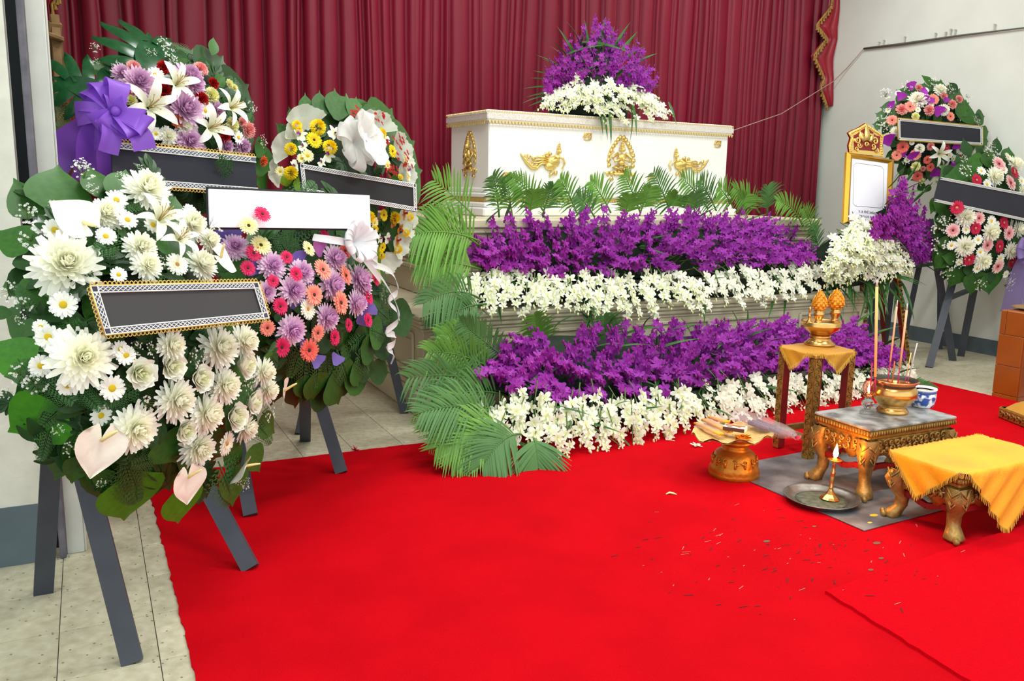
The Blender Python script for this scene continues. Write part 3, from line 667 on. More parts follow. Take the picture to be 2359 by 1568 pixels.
# ------------------------------------------------------------------ orchid banks
ORC = {'p': [umesh('orchid_blossom', f_orch, P_porc, 3), umesh('orchid_blossom', f_orch, P_porc2, 4), umesh('orchid_blossom', f_orch, P_porc, 5)], 'w': [umesh('orchid_blossom', f_orch, P_worc, 6), umesh('orchid_blossom', f_orch, P_worc, 7)]}
def raw(fn, seed):
    global R; keep = R; R = random.Random(seed); mb = MB(); fn(mb); R = keep; return mb
ORAW = [raw(f_orch, 3), raw(f_orch, 8)]
def orchids(root, kind, sprays, size, limit=300, per=9, gap=.024, seed=1):
    """sprays = [(tip, direction base->tip, outward)]; nearest blossoms are parts of their spray, the rest one mass"""
    rr = random.Random(seed); todo = []
    for tip, d, out in sprays:
        d = V(d).normalized(); out = V(out).normalized(); x = d.cross(out)
        if x.length < .05: x = V((1, 0, 0))
        x.normalize(); y = x.cross(d); bl = []
        for i in range(per):
            a = rr.uniform(-1.5, 1.5); o = (y*math.cos(a)+x*math.sin(a)); s = size*rr.uniform(.82, 1.12)*(1 if i > 1 else .75)
            p = tip-d*(gap*i+.012)+o*s*.55
            nz = (o+out*.7+V((rr.uniform(-.5, .5), rr.uniform(-.5, .5), rr.uniform(-.4, .4)))+d*.25)
            bl.append(basis(p, nz, V((rr.uniform(-.4, .4), 0, 1)), s, rr.uniform(-.7, .7)))
        todo.append((tip, d, bl))
    todo.sort(key=lambda q: depth(q[0])); cnt = 0; mass = MB()
    for tip, d, bl in todo:
        st = MB(); ln = gap*per+.1; st.tube([tip-d*ln+V((0, 0, -.02)), tip-d*ln*.5, tip+d*.02], [.004, .003, .0018], 4, False)
        for k in range(2):
            q = tip+d*(.014*k+.004)+V((rr.uniform(-.008, .008), rr.uniform(-.008, .008), rr.uniform(-.006, .006))); st.mi = 1; st.ell(q, (size*.16, size*.16, size*.26), None, 5, 4); st.mi = 0
        sp = build('orchid_spray', st, [M_stem, C_bud if kind == 'w' else P_porc], root, True)
        for M in bl:
            if cnt < limit: put('orchid_blossom', rr.choice(ORC[kind]), sp, M); cnt += 1
            else: mass.join(rr.choice(ORAW), M)
    if mass.v: tag(build('orchid_blossoms', mass, P_wm if kind == 'w' else P_pm, root, True), kind='stuff')
def leafM(P, y, z, s, sx=1.):
    y = V(y).normalized(); x = y.cross(V(z))
    if x.length < 1e-3: x = V((1, 0, 0))
    x.normalize(); z = x.cross(y)
    return Matrix(((x.x*s*sx, y.x*s, z.x*s, P[0]), (x.y*s*sx, y.y*s, z.y*s, P[1]), (x.z*s*sx, y.z*s, z.z*s, P[2]), (0, 0, 0, 1)))
def straps(root, items, key='strap', tw=.0):
    for b, t in items:
        b, t = V(b), V(t); L = (t-b).length; put(LEAF[key][0], LEAF[key][1], root, leafM(b, t-b, V((R.uniform(-.5, .5), -.6+R.uniform(-.3, .3), .7)), L))
# ------------------------------------------------------------------ flower banks on the platform
def bank(x0, x1, top, bot, yt, yb, bulge, n, kind, seed, dirf, outv=(0, -.8, .55), pw=1.):
    """n spray tips spread over a sloping bank: top/bot = outline rows, yt/yb = distances of its upper and lower edge"""
    rr = random.Random(seed); o = []
    for i in range(n):
        u = (i+rr.random())/n; v = ((i*.6180339+rr.uniform(-.12, .12)) % 1)**pw; px = lerp(x0, x1, u)
        py = lerp(interp(px, *top), interp(px, *bot), v)
        y = lerp(yt(px) if callable(yt) else yt, yb(px) if callable(yb) else yb, v) - bulge*4*v*(1-v)
        o.append((at_y(px, py, y), V(dirf(rr, u, v)), V(outv)))
    return o
def mound(root, x0, x1, top, bot, yt, yb, back, name='foam_base'):
    """the soaked foam and stems inside a bank, set back behind the blossoms"""
    rows = []
    for i in range(13):
        px = lerp(x0, x1, i/12); row = []
        for j in range(7):
            v = j/6; a = at_y(px, lerp(interp(px, *top), interp(px, *bot), v), lerp(yt(px) if callable(yt) else yt, yb(px) if callable(yb) else yb, v))
            row.append(a+V((R.uniform(-.02, .02), back-.04*math.sin(PI*v)+R.uniform(-.02, .02), -.02)))
        rows.append(row)
    mb = MB(); mb.grid(rows)
    mb.grid([[p+V((0, .05, -.02)) for p in r] for r in rows]); return build(name, mb, M_foam, root, True)
pdir = lambda r, u, v: (lerp(-.55, .55, u)+r.uniform(-.35, .35), -.45-.35*v+r.uniform(-.2, .2), lerp(.95, -.1, v)+r.uniform(-.15, .2))
wdir = lambda r, u, v: (lerp(-.45, .45, u)+r.uniform(-.3, .3), -.55+r.uniform(-.2, .2), -.55-.5*v+r.uniform(-.2, .2))
# upper tier: purple over white
tpU = ((1085, 1130, 1300, 1700, 1800, 1895), (558, 490, 476, 480, 490, 578)); btU = ((1085, 1130, 1300, 1700, 1895), (600, 625, 640, 622, 605))
r1 = thing('purple_orchid_bank', 'upper long bank of purple orchids and palm fronds just below the white coffin', 'flowers', (3.5, 4.8, .62))
mound(r1, 1115, 1850, (tpU[0], [q+42 for q in tpU[1]]), btU, 4.9, 4.84, -.0)
orchids(r1, 'p', bank(1090, 1890, tpU, btU, 4.92, 4.62, .1, 170, 'p', 11, pdir), .041, 300, 6, .024, 2)
tpW = ((1045, 1100, 1300, 1700, 1900), (670, 632, 650, 640, 622)); btW = ((1045, 1100, 1300, 1500, 1700, 1900), (712, 730, 728, 738, 712, 700))
tpW2 = ((1045, 1100, 1300, 1700, 1900), (684, 648, 662, 650, 630))
r2 = thing('white_orchid_bank', 'upper row of white orchid sprays drooping over the edge of the lower platform tier', 'flowers', (3.4, 4.62, .6))
mound(r2, 1080, 1880, tpW, ((1045, 1900), (690, 672)), 4.72, 4.66, .06)
orchids(r2, 'w', bank(1055, 1900, tpW2, btW, 4.64, 4.5, .05, 92, 'w', 12, wdir), .041, 300, 5, .027, 3)
# lower bank in front of the platform
yl = lambda px: interp(px, (1080, 1500, 2090), (4.33, 4.32, 4.3)); yl2 = lambda px: interp(px, (1080, 1300, 1600, 1900, 2110), (3.86, 3.8, 3.86, 4.0, 4.1))
yl3 = lambda px: interp(px, (1080, 1300, 1600, 1900, 2120), (3.68, 3.6, 3.66, 3.86, 3.98)); ylm = lambda px: lerp(yl2(px), yl3(px), .2)
tpL = ((1085, 1170, 1300, 1600, 1900, 2000, 2085), (850, 748, 733, 735, 722, 735, 812)); btL = ((1085, 1250, 1330, 1600, 1750, 1900, 2085), (880, 925, 938, 905, 872, 852, 842))
r3 = thing('purple_orchid_bank', 'lower bigger bank of purple orchids standing before the platform above the red carpet', 'flowers', (3.4, 4.2, .0))
mound(r3, 1140, 2060, (tpL[0], [q+40 for q in tpL[1]]), btL, yl, yl2, .14)
orchids(r3, 'p', bank(1090, 2085, tpL, btL, yl, yl2, .06, 210, 'p', 13, pdir), .045, 300, 6, .025, 4)
tpV = ((1075, 1200, 1330, 1600, 1750, 1900, 2110), (965, 915, 935, 905, 880, 865, 850)); btV = ((1075, 1150, 1280, 1450, 1600, 1750, 1900, 2120), (1000, 1045, 1055, 1030, 1020, 985, 955, 890))
tpV2 = (tpV[0], [q+26 for q in tpV[1]])
r4 = thing('white_orchid_bank', 'lower row of white orchid sprays drooping onto the red carpet below the purple bank', 'flowers', (3.3, 3.8, .0))
mound(r4, 1120, 2080, tpV, ((1075, 1330, 1600, 1900, 2120), (985, 985, 965, 915, 872)), ylm, ylm, .1)
orchids(r4, 'w', bank(1085, 2115, tpV2, btV, ylm, yl3, .0, 112, 'w', 14, wdir), .042, 300, 5, .028, 5)
# strap leaves poking out of the banks
def poke(root, n, x0, x1, top, bot, yt, yb, seed, dz=0., l=(.14, .26)):
    rr = random.Random(seed); it = []
    for i in range(n):
        px = rr.uniform(x0, x1); v = rr.random(); y = lerp(yt(px) if callable(yt) else yt, yb(px) if callable(yb) else yb, v)
        b = at_y(px, lerp(interp(px, *top), interp(px, *bot), v), y)+V((0, .07, -.03)); d = V((rr.uniform(-1, 1), -.9, lerp(.9, -.5, v)+dz+rr.uniform(-.3, .3))).normalized()
        it.append((b, b+d*rr.uniform(*l)))
    straps(root, it)
poke(r1, 46, 1100, 1890, tpU, btU, 4.92, 4.64, 21); poke(r2, 36, 1060, 1890, tpW, btW, 4.66, 4.52, 22, -.6); poke(r3, 60, 1100, 2080, tpL, btL, yl, yl2, 23); poke(r4, 40, 1090, 2110, tpV, btV, ylm, yl3, 24, -.4)
mb = MB()
# palm fronds behind the upper bank, (base px, tip px, distance base, distance tip, leaflet length, arch)
FR = [((1095, 500), (1000, 415), 5.02, 4.98, .34, .05), ((1150, 500), (1135, 405), 5.02, 4.95, .2, .3), ((1180, 500), (1165, 410), 5.05, 5.0, .24, .1), ((1255, 490), (1182, 412), 5.02, 4.97, .22, .12), ((1250, 495), (1275, 425), 5.08, 5.0, .2, .1), ((1328, 490), (1290, 412), 5.04, 4.97, .22, .1), ((1407, 490), (1360, 418), 5.05, 5.0, .24, .12), ((1370, 500), (1330, 450), 5.0, 4.95, .2, .1),
      ((1475, 490), (1437, 402), 5.05, 4.98, .24, .08), ((1475, 490), (1500, 430), 5.0, 4.95, .18, .1), ((1545, 490), (1505, 398), 5.04, 4.98, .24, .06), ((1540, 480), (1560, 450), 5.0, 4.95, .2, .1), ((1630, 480), (1570, 410), 5.04, 4.97, .26, .1), ((1650, 485), (1612, 415), 5.05, 4.97, .28, .06), ((1690, 480), (1655, 430), 5.02, 4.95, .24, .1), ((1750, 490), (1690, 432), 5.0, 4.95, .22, .12), ((1768, 490), (1768, 430), 4.98, 4.95, .24, .0), ((1850, 520), (1790, 462), 4.9, 4.86, .2, .25), ((1880, 560), (1850, 480), 4.85, 4.8, .2, .2), ((1890, 610), (1872, 520), 4.8, 4.78, .17, .2),
      ((1220, 495), (1230, 440), 4.98, 4.92, .2, .1), ((1440, 500), (1450, 450), 4.98, 4.92, .22, .1), ((1590, 495), (1600, 445), 4.98, 4.92, .22, .1), ((1700, 490), (1720, 450), 4.98, 4.94, .2, .1)]
for i, (b, t, yb_, yt_, ll, ar) in enumerate(FR):
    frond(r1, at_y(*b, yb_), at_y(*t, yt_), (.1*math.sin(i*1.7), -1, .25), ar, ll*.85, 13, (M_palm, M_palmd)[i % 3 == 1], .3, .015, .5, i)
FL = [((1105, 555), (948, 540), 4.7, 4.5, .32, .12), ((1110, 570), (985, 505), 4.75, 4.6, .3, .1), ((1110, 620), (958, 610), 4.66, 4.5, .26, .1)]
for i, (b, t, yb_, yt_, ll, ar) in enumerate(FL): frond(r1, at_y(*b, yb_), at_y(*t, yt_), (-.25, -1, .35), ar, ll, 22, M_palm, .35, .015, .5, 40+i)
FL = [((1110, 690), (975, 700), 4.52, 4.35, .24, .25), ((1120, 700), (1000, 750), 4.5, 4.35, .22, .15), ((1110, 720), (1040, 800), 4.5, 4.4, .22, .1)]
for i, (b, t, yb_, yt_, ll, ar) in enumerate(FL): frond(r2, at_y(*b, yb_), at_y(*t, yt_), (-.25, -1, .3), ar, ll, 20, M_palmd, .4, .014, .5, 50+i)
FL = [((1170, 830), (1060, 740), 4.2, 4.15, .22, .0), ((1150, 860), (985, 810), 4.2, 4.0, .28, .12), ((1160, 890), (940, 870), 4.1, 3.9, .3, .1), ((1130, 800), (1010, 770), 4.25, 4.1, .22, .1), ((1170, 910), (1000, 920), 4.0, 3.85, .27, .12), ((1250, 800), (1230, 725), 4.36, 4.3, .18, .05), ((1400, 790), (1390, 728), 4.36, 4.3, .18, .05)]
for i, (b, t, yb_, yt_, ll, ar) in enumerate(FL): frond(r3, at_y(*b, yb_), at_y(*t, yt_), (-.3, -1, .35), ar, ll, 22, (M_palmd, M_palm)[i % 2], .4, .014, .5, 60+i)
FL = [((1160, 960), (970, 960), 3.8, 3.72, .25, .18), ((1170, 985), (1005, 1040), 3.72, 3.66, .24, .25), ((1200, 1000), (1110, 1085), 3.66, 3.54, .24, .3), ((1180, 1000), (1040, 1075), 3.7, 3.6, .2, .3), ((1230, 1010), (1240, 1085), 3.6, 3.5, .2, .35), ((1130, 940), (990, 1000), 3.8, 3.74, .24, .2), ((2050, 880), (2160, 905), 4.05, 3.95, .12, .1)]
for i, (b, t, yb_, yt_, ll, ar) in enumerate(FL): frond(r4, at_y(*b, yb_), at_y(*t, yt_)+V((0, 0, .02)), (-.2, -.8, .6), ar, ll, 20, (M_palmd, M_palm)[i % 2], .28, .014, .55, 70+i)
# spray on the coffin lid: purple dome over drooping white, strap leaves round it
r5 = thing('coffin_spray', 'tall dome of purple orchids over a white orchid skirt on the coffin lid', 'flowers', cpt(1.03, .3, 1.853))
YC = 5.78
tpT = ((1245, 1290, 1340, 1375, 1400, 1450, 1490, 1520), (170, 105, 60, 30, 45, 75, 115, 185)); btT = ((1245, 1290, 1380, 1450, 1520), (195, 200, 205, 200, 205))
ytp = lambda px: YC-.02; 
tdir = lambda r, u, v: (lerp(-.9, .9, u)*(.35+.65*v)+r.uniform(-.25, .25), -.15-.55*v+r.uniform(-.2, .2), lerp(1.1, .2, v)+r.uniform(-.1, .2))
mb = MB(); mb.lathe([(.02, .0), (.3, .02), (.3, .14), (.22, .3), (.12, .5), (.02, .6)], cpt(1.03, .3, 1.854), 14); build('foam_base', mb, M_foam, r5, True)
orchids(r5, 'p', bank(1250, 1515, tpT, btT, ytp, lambda p: YC-.2, .1, 74, 'p', 15, tdir), .036, 300, 8, .026, 6)
tpX = ((1230, 1300, 1400, 1480, 1550), (240, 205, 200, 205, 250)); btX = ((1230, 1290, 1370, 1400, 1480, 1550), (248, 262, 268, 290, 285, 272))
wd2 = lambda r, u, v: (lerp(-.9, .9, u)+r.uniform(-.3, .3), -.5+r.uniform(-.2, .2), -.25-.35*v+r.uniform(-.2, .2))
r6 = thing('white_orchid_skirt', 'ring of white orchid sprays spilling over the coffin lid under the purple dome', 'flowers', cpt(1.03, .25, 1.853))
ysk = lambda px: interp(px, (1230, 1400, 1550), (5.62, 5.5, 5.6))
orchids(r6, 'w', bank(1240, 1548, tpX, btX, ysk, lambda p: ysk(p)-.1, .05, 44, 'w', 16, wd2), .038, 260, 7, .028, 7)
it = []
c = cpt(1.03, .28, 2.0)
for a in ((1215, 185), (1220, 205), (1225, 225), (1240, 150), (1250, 110), (1265, 125), (1285, 95), (1355, 45), (1392, 40), (1425, 55), (1447, 42), (1515, 105), (1512, 140), (1530, 180), (1545, 215), (1560, 242), (1232, 165), (1300, 60), (1480, 90), (1208, 215), (1226, 245), (1470, 60)):
    tip = at_y(*a, YC-R.uniform(0, .15)); it.append((lerp(c, tip, .4)+V((0, 0, .02)), tip))
for a in ((1405, 310), (1418, 322), (1470, 318), (1395, 300), (1475, 300), (1560, 275)):
    tip = at_y(*a, 5.34); it.append((at_y(a[0]-20, 235, 5.5), tip))
straps(r5, it)
rr = random.Random(9)
straps(r5, [((b := c+V((rr.uniform(-.25, .25), -.05, rr.uniform(-.05, .4)))), b+V((rr.uniform(-.3, .3), -.2, rr.uniform(-.05, .25)))) for _ in range(30)])
# ------------------------------------------------------------------ wreaths on easels
C1, C2, C3, C5, C6 = (0, 0, 1/3.409), (0, 360, 1/3.409), (0, 760, .32217), (480, 160, .30612), (460, 440, .33156)
C10, C11 = (1990, 170, .17219), (2120, 320, .25507)
def pc(c, x, y): return c[0]+x*c[2], c[1]+y*c[2]
class Wreath:
    """flowers set on a dome: C centre, n facing, R radii in px, b dome height"""
    def __init__(s, label, cpx, y0, n, rad, b, name='funeral_wreath'):
        s.n = V(n).normalized(); s.C = at_y(*cpx, y0); s.c = cpx; s.rad = rad; s.b = b; s.rr = random.Random(int(cpx[0]))
        s.root = thing(name, label, 'wreath', s.C-s.n*.12-V((0, 0, pxm(rad[1], s.C))))
        s.xa = V((0, 0, 1)).cross(s.n).normalized(); s.ya = s.n.cross(s.xa)
    def off(s, px, py):
        q = ((px-s.c[0])/s.rad[0])**2+((py-s.c[1])/s.rad[1])**2; return s.b*(1-min(q, 1.3))
    def pt(s, px, py, e=0.): return at_pl(px, py, s.C+s.n*(s.off(px, py)+e), s.n)
    def nr(s, px, py, k=.55): return (s.n + s.xa*(k*(px-s.c[0])/s.rad[0]) - s.ya*(k*(py-s.c[1])/s.rad[1])).normalized()
    def put(s, key, px, py, d, e=0., roll=None, k=.55, nz=None, y=None):
        d *= {'mumw': 1.22, 'muml': 1.18, 'mumv': 1.2, 'rose': 1.05, 'lily': 1.05}.get(key, 1); P = s.pt(px, py, e); z = nz or (s.nr(px, py, k)+V((s.rr.uniform(-.12, .12), s.rr.uniform(-.12, .12), s.rr.uniform(-.12, .12))))
        M = basis(P, z, y, pxm(d, P)*.5, s.rr.uniform(-3, 3) if roll is None else roll)
        me = U[key][s.rr.randrange(len(U[key]))]; o = put(me.name.split('.')[0], me, s.root, M)
        if key in SUB: put(SUB[key][0], SUB[key][1], o, M)
        return o
    def flowers(s, c, txt, e=0.):
        """'key x y d; ...' in crop c"""
        for it in txt.split(';'):
            it = it.split()
            if len(it) < 4: continue
            x, y = pc(c, float(it[1]), float(it[2])); s.put(it[0], x, y, float(it[3])*c[2], e+(float(it[4]) if len(it) > 4 else 0))
    def leaf(s, key, b, t, eb=-.03, et=-.03, sx=1., z=None):
        P, Q = s.pt(*b, eb), s.pt(*t, et); put(LEAF[key][0], LEAF[key][1], s.root, leafM(P, Q-P, z or (s.nr(*b)*.8+s.n*.6), (Q-P).length, sx))
    def leaves(s, c, txt, eb=-.03, et=-.03):
        for it in txt.split(';'):
            it = it.split()
            if len(it) < 5: continue
            a = [float(q) for q in it[1:]]; s.leaf(it[0], pc(c, a[0], a[1]), pc(c, a[2], a[3]), eb, et, a[4] if len(a) > 4 else 1.)
    def rim(s, key, n, r0, r1, a0=0, a1=2*PI, e=-.07, sx=1.):
        for i in range(n):
            a = lerp(a0, a1, (i+.5)/n)+s.rr.uniform(-.1, .1); k = s.rr.uniform(.92, 1.06)
            s.leaf(key, (s.c[0]+s.rad[0]*r0*math.cos(a), s.c[1]-s.rad[1]*r0*math.sin(a)), (s.c[0]+s.rad[0]*r1*k*math.cos(a), s.c[1]-s.rad[1]*r1*k*math.sin(a)), e, e-s.rr.uniform(0, .05), sx)
    def fill(s, keys, n, l, rmax=.95, e=-.03, outward=.6, cut=None):
        for i in range(n):
            a = i*2.39996; r = rmax*math.sqrt((i+.5)/n)
            if cut and r > .68 and (a-cut[0]) % (2*PI) < cut[1]-cut[0]: continue
            b = (s.c[0]+s.rad[0]*r*math.cos(a), s.c[1]-s.rad[1]*r*math.sin(a))
            d = a*outward+s.rr.uniform(-1.2, 1.2)+(1-outward)*s.rr.uniform(0, 6); L = l*s.rr.uniform(.7, 1.2)
            s.leaf(s.rr.choice(keys), b, (b[0]+L*math.cos(d), b[1]-L*math.sin(d)), e-.03, e+.02)
    def base(s, m=None):
        mb = MB(); A, B = pxm(s.rad[0], s.C)*.74, pxm(s.rad[1], s.C)*.78; M = basis(s.C-s.n*.1, s.n)
        mb.lathe([(1., 0), (1., .05), (.8, .05+s.b*.45), (.5, .05+s.b*.75), (.02, .05+s.b*.9)], n=22, sx=A, sy_=B); m2 = MB(); m2.join(mb, M); build('foam_base', m2, m or M_foam, s.root, True)
    def breath(s, c, txt, d=110, e=.03):
        for it in txt.split(';'):
            it = it.split()
            if len(it) < 2: continue
            x, y = pc(c, float(it[0]), float(it[1])); s.put('breath', x, y, (float(it[2]) if len(it) > 2 else d)*c[2], e)
    def banner(s, cor, e, m, lace, dn=None, wl=.03, extra=None):
        """cor = 4 px corners tl tr br bl on a flat board standing e in front of the wreath; lace = border kind"""
        n = V(dn).normalized() if dn else s.n; C = s.C+s.n*(s.b+e); P = [at_pl(*q, C, n) for q in cor]; n = (P[1]-P[0]).cross(P[0]-P[3]).normalized()
        n = n if n.dot(CAM-C) > 0 else -n
        mb = MB(); b = [p-n*.012 for p in P]; mb.add(P+b, [(0, 3, 2, 1), (4, 5, 6, 7), (0, 1, 5, 4), (1, 2, 6, 5), (2, 3, 7, 6), (3, 0, 4, 7)]); bo = build('banner', mb, m, s.root)
        ctr = sum(P, V())/4; ins = [p+(ctr-p).normalized()*0 for p in P]
        if lace:
            lm = MB(); gm = MB(); cm = MB()
            for i in range(4):
                a, bb = P[i], P[(i+1) % 4]; d = (bb-a).normalized(); inn = n.cross(d); inn = inn if inn.dot(ctr-a) > 0 else -inn; L = (bb-a).length
                if 'n' in lace and i in (1, 3): continue
                q = n*.004
                lm.add([a+q, bb+q, bb+inn*wl+q-d*(wl if i else 0)*0, a+inn*wl+q, a+n*.001, bb+n*.001], [(0, 1, 2, 3), (0, 4, 5, 1)])
                st = wl*.7; nn = max(3, int((L-2*wl)/st)); zz_ = [[a+d*(wl+(L-2*wl)*k/nn)+inn*(wl*(.22 if (k+q_) % 2 else .78))+n*.006 for k in range(nn+1)] for q_ in (0, 1)]
                for zl in zz_: cm.tube(zl, wl*.085, 3, False)
                for k in (.06, .94): cm.tube([a+inn*wl*k+n*.005, bb+inn*wl*k+n*.005], wl*.1, 4)
                if 'g' in lace:
                    st = wl*.62; nn = int(L/st)
                    for k in range(nn):
                        o = a+d*(st*(k+.5))-inn*(wl*.24)+n*.004
                        gm.tube([o+d*(math.cos(t)*st*.42)+inn*(math.sin(t)*wl*.3) for t in [j*PI/4 for j in range(9)]], wl*.075, 4, False)
                    gm.beam(a-inn*wl*.02+n*.005, bb-inn*wl*.02+n*.005, wl*.2, wl*.14, n)
            build('lace_trim', lm, M_lacep, bo); tag(build('lace_cord', cm, M_lacew, bo), kind='stuff')
            if gm.v: tag(build('gold_scalloped_lace', gm, M_laceg, bo, True), kind='stuff')
        return bo, P, n
def ribbon(mb, pts, w, n_, k=5, sv=None):
    """strip along a smooth curve through pts, w wide, lying across n_"""
    pts = [V(p) for p in pts]; Q = []
    for i in range(len(pts)-1):
        p0, p1, p2, p3 = pts[max(i-1, 0)], pts[i], pts[i+1], pts[min(i+2, len(pts)-1)]
        for j in range(k):
            t = j/k; Q.append(.5*((2*p1)+(p2-p0)*t+(2*p0-5*p1+4*p2-p3)*t*t+(3*p1-p0-3*p2+p3)*t**3))
    Q.append(pts[-1]); rows = []
    for i, p in enumerate(Q):
        t = (Q[min(i+1, len(Q)-1)]-Q[max(i-1, 0)]).normalized(); s = sv or t.cross(n_); s = s.normalized() if s.length > .05 else V((0, 0, 1))
        f = i/(len(Q)-1); ww = w(f) if callable(w) else w
        rows.append([p+s*(ww*.5*u)-V(n_)*(.12*ww*(1-u*u)) for u in (-1, -.4, .4, 1)])
    mb.grid(rows)
def loop(mb, P, d, side, n_, l, w):
    """one bow loop leaving P along d; its ribbon faces sideways"""
    d, side, n_ = V(d).normalized(), V(side).normalized(), V(n_)
    c = [P, P+d*l*.35+n_*l*.22, P+d*l*.8+n_*l*.3, P+d*l+n_*l*.1, P+d*l*.75-n_*l*.08, P+d*l*.3+n_*l*.0, P]
    sv = d.cross(n_); ribbon(mb, c, lambda f: w*(.3+.7*math.sin(PI*min(max(f, .06), .94))), n_, 5, sv if sv.length > .1 else side)
def easel(label, legs, bars=(), w_=.052, m=None, cat='easel', name='wreath_easel', t_=.036):
    """legs = [(foot px, upper px, distance of the upper end, keep-going factor)]"""
    F = [at_z(*l[0]) for l in legs]; F = [V((f.x, f.y, .0065 if f.x > .2 and f.y < 4.12 and f.x < 5.4 else .0005)) for f in F]; t = thing(name, label, cat, sum(F, V())/len(F))
    ends = []
    for l, f in zip(legs, F):
        u = at_y(*l[1], l[2]); u = f+(u-f)*l[3]; ends.append((f, u)); mb = MB(); up = (V((f.x, f.y, 0))-V((0, 0, 0))).normalized(); mb.beam(f, u, w_, t_, up); build('leg', mb, m or M_leg, t)
    for i, fi, j, fj in bars:
        a = lerp(ends[i][0], ends[i][1], fi); b = lerp(ends[j][0], ends[j][1], fj); mb = MB(); mb.beam(a, b, .045, .025); build('crossbar', mb, m or M_leg, t)
    return t
# 1 ---- white wreath nearest the door
easel('grey painted wooden easel under the all-white wreath by the door', [((305, 1524), (205, 1130), 2.62, 2.), ((578, 1313), (495, 1155), 3.1, 3.6), ((100, 1364), (118, 1050), 2.95, 1.9)], ((0, .55, 1, .55), (0, .9, 1, .85)), .058)
w = Wreath('huge white wreath of mums, roses, lilies and anthuriums with a charcoal gold-laced banner', (315, 795), 2.5, (.42, -.88, .18), (312, 385), .2)
w.base()
w.rim('heart', 13, .55, 1.02, 1.2, 2*PI-.1, e=-.08, sx=1.05); w.rim('heart', 12, .5, .92, 1.1, 6.2, e=-.05, sx=1.05); w.rim('heart', 5, .45, .8, -.1, 1.2, e=-.1, sx=1.05)
w.fill(('dark', 'leaf', 'sprig', 'sprig'), 90, 85, .96, cut=(-.35, 1.15)); w.fill(('sprig', 'fern'), 40, 80, .9, .02, cut=(-.35, 1.15))
w.leaves(C2, 'heart 280 480 110 150 1.1;heart 450 430 470 30 1.2;heart 800 330 720 40 .8;heart 990 400 1015 60 .9;sprig 320 420 170 220 1.6;sprig 440 400 420 150 2;heart 250 720 -40 560 1.2;heart 1350 500 1400 290 .9;sprig 870 920 850 650 2;sprig 1020 640 880 520 1.3;dark 330 1010 150 960;leaf 190 960 390 1240 1.2;heart 1250 740 1330 640 1;sprig 560 1330 480 1420 1;leaf 120 1000 0 1020;dark 300 900 150 720 1.3')
w.leaves(C3, 'heartb 430 560 30 765 1.25;heartb 220 250 -60 60 1.1;heart 600 900 510 1110 1.2;heart 740 1000 730 1150 1.2;heartb 930 1040 915 1395 1.35;heartb 1290 1130 1300 1405 1.2;heart 1650 990 1690 1275 1.1;heart 1780 850 1880 1020 1.1;heart 1850 650 1990 740 1;sprig 620 620 560 430 2;sprig 660 560 760 470 1.6;fern 480 520 300 690 1.5;fern 420 460 130 530 1.2;fern 900 930 1000 1240 1.3;fern 860 950 880 1220 1.2;fern 1560 940 1680 1240 1.2;fern 1820 660 1960 800 1;heart 1180 740 1280 960 1.6;dark 1040 830 1110 990 1.4;dark 960 860 980 1040 1.2;heart 540 960 520 1110 1;leaf 1880 200 2000 250 1.2;sprig 1900 130 2000 260 1.5', -.02, .0)
w.breath(C2, '660 150 190;640 70 130;210 480 190;250 650 190;70 1060 170;190 1180 150;1650 560 180;720 260 100;170 1280 90;1290 830 110;420 380 80;940 170 90;1100 90 60;1660 640 90')
w.breath(C3, '150 320 170;260 390 180;60 450 110;510 840 120;1040 520 170;1390 200 150;1900 590 150;1740 1100 110;720 1090 80;410 710 90;1700 1060 90;1080 140 120;1500 430 110;960 130 110;1760 380 120')
w.flowers(C2, 'mumw 1150 265 320;mumw 830 460 250 -.02;mumw 510 860 480;mumw 1100 720 240;mumw 1150 860 230;mumw 1500 540 240;mumw 1580 850 240;mumw 1640 660 180 -.01;daisy 912 345 185;daisy 430 580 200;daisy 330 550 150 -.02;daisy 1000 500 170;daisy 950 455 130;daisy 1200 540 165;daisy 830 630 170;daisy 930 930 140;daisy 495 1165 225;daisy 370 1415 200;daisy 320 1340 130;daisy 940 1520 140;daisy 1000 1560 120;daisy 1490 430 130;gcream 1390 850 190', .03)
w.flowers(C3, 'mumw 590 200 400;mumw 960 700 310;mumw 1250 500 290;mumw 1470 600 260;mumw 1600 400 240;mumw 1220 110 210;mumw 1560 130 280;mumw 1740 80 220;mumw 1410 840 250;mumw 1880 300 190;mumw 1910 430 170;mumw 1750 700 190;rose 1010 310 205;rose 1235 255 190;rose 1440 345 180;rose 1760 245 190;rose 1815 515 165;rose 1330 720 170;rose 1690 620 185;daisy 290 255 170;daisy 480 395 160;daisy 550 350 160;daisy 800 415 200;daisy 720 610 170 -.02;daisy 345 50 185;daisy 895 180 160;daisy 860 130 120;gcream 1620 810 185', .03)
def oriented(w, key, c, x, y, tx, ty, d, e=.06, k=.4, fl=-1):
    px, py = pc(c, x, y); P = w.pt(px, py, e); T = w.pt(*pc(c, tx, ty), e); z = w.nr(px, py, k); M = basis(P, z, (T-P)*fl, pxm(d*c[2], P)*.5)
    o = put(U[key][0].name.split('.')[0], U[key][0], w.root, M); put(SUB[key][0], SUB[key][1], o, M)
oriented(w, 'anth', C2, 640, 510, 395, 428, 500); oriented(w, 'anth', C2, 1740, 800, 1920, 930, 380, .05, .9); oriented(w, 'anth', C3, 720, 800, 590, 1050, 520, .08); oriented(w, 'anth', C3, 1345, 1060, 1290, 1330, 410, .08); oriented(w, 'anth', C3, 2030, 440, 2195, 560, 330, .04, 1.); oriented(w, 'anth', C3, 1740, 980, 1795, 1215, 330, .05, 1.9)
w.put('lily', *pc(C2, 1270, 480), 120, .07, 1.); w.put('lily', *pc(C2, 1420, 640), 95, .07, 2.2)
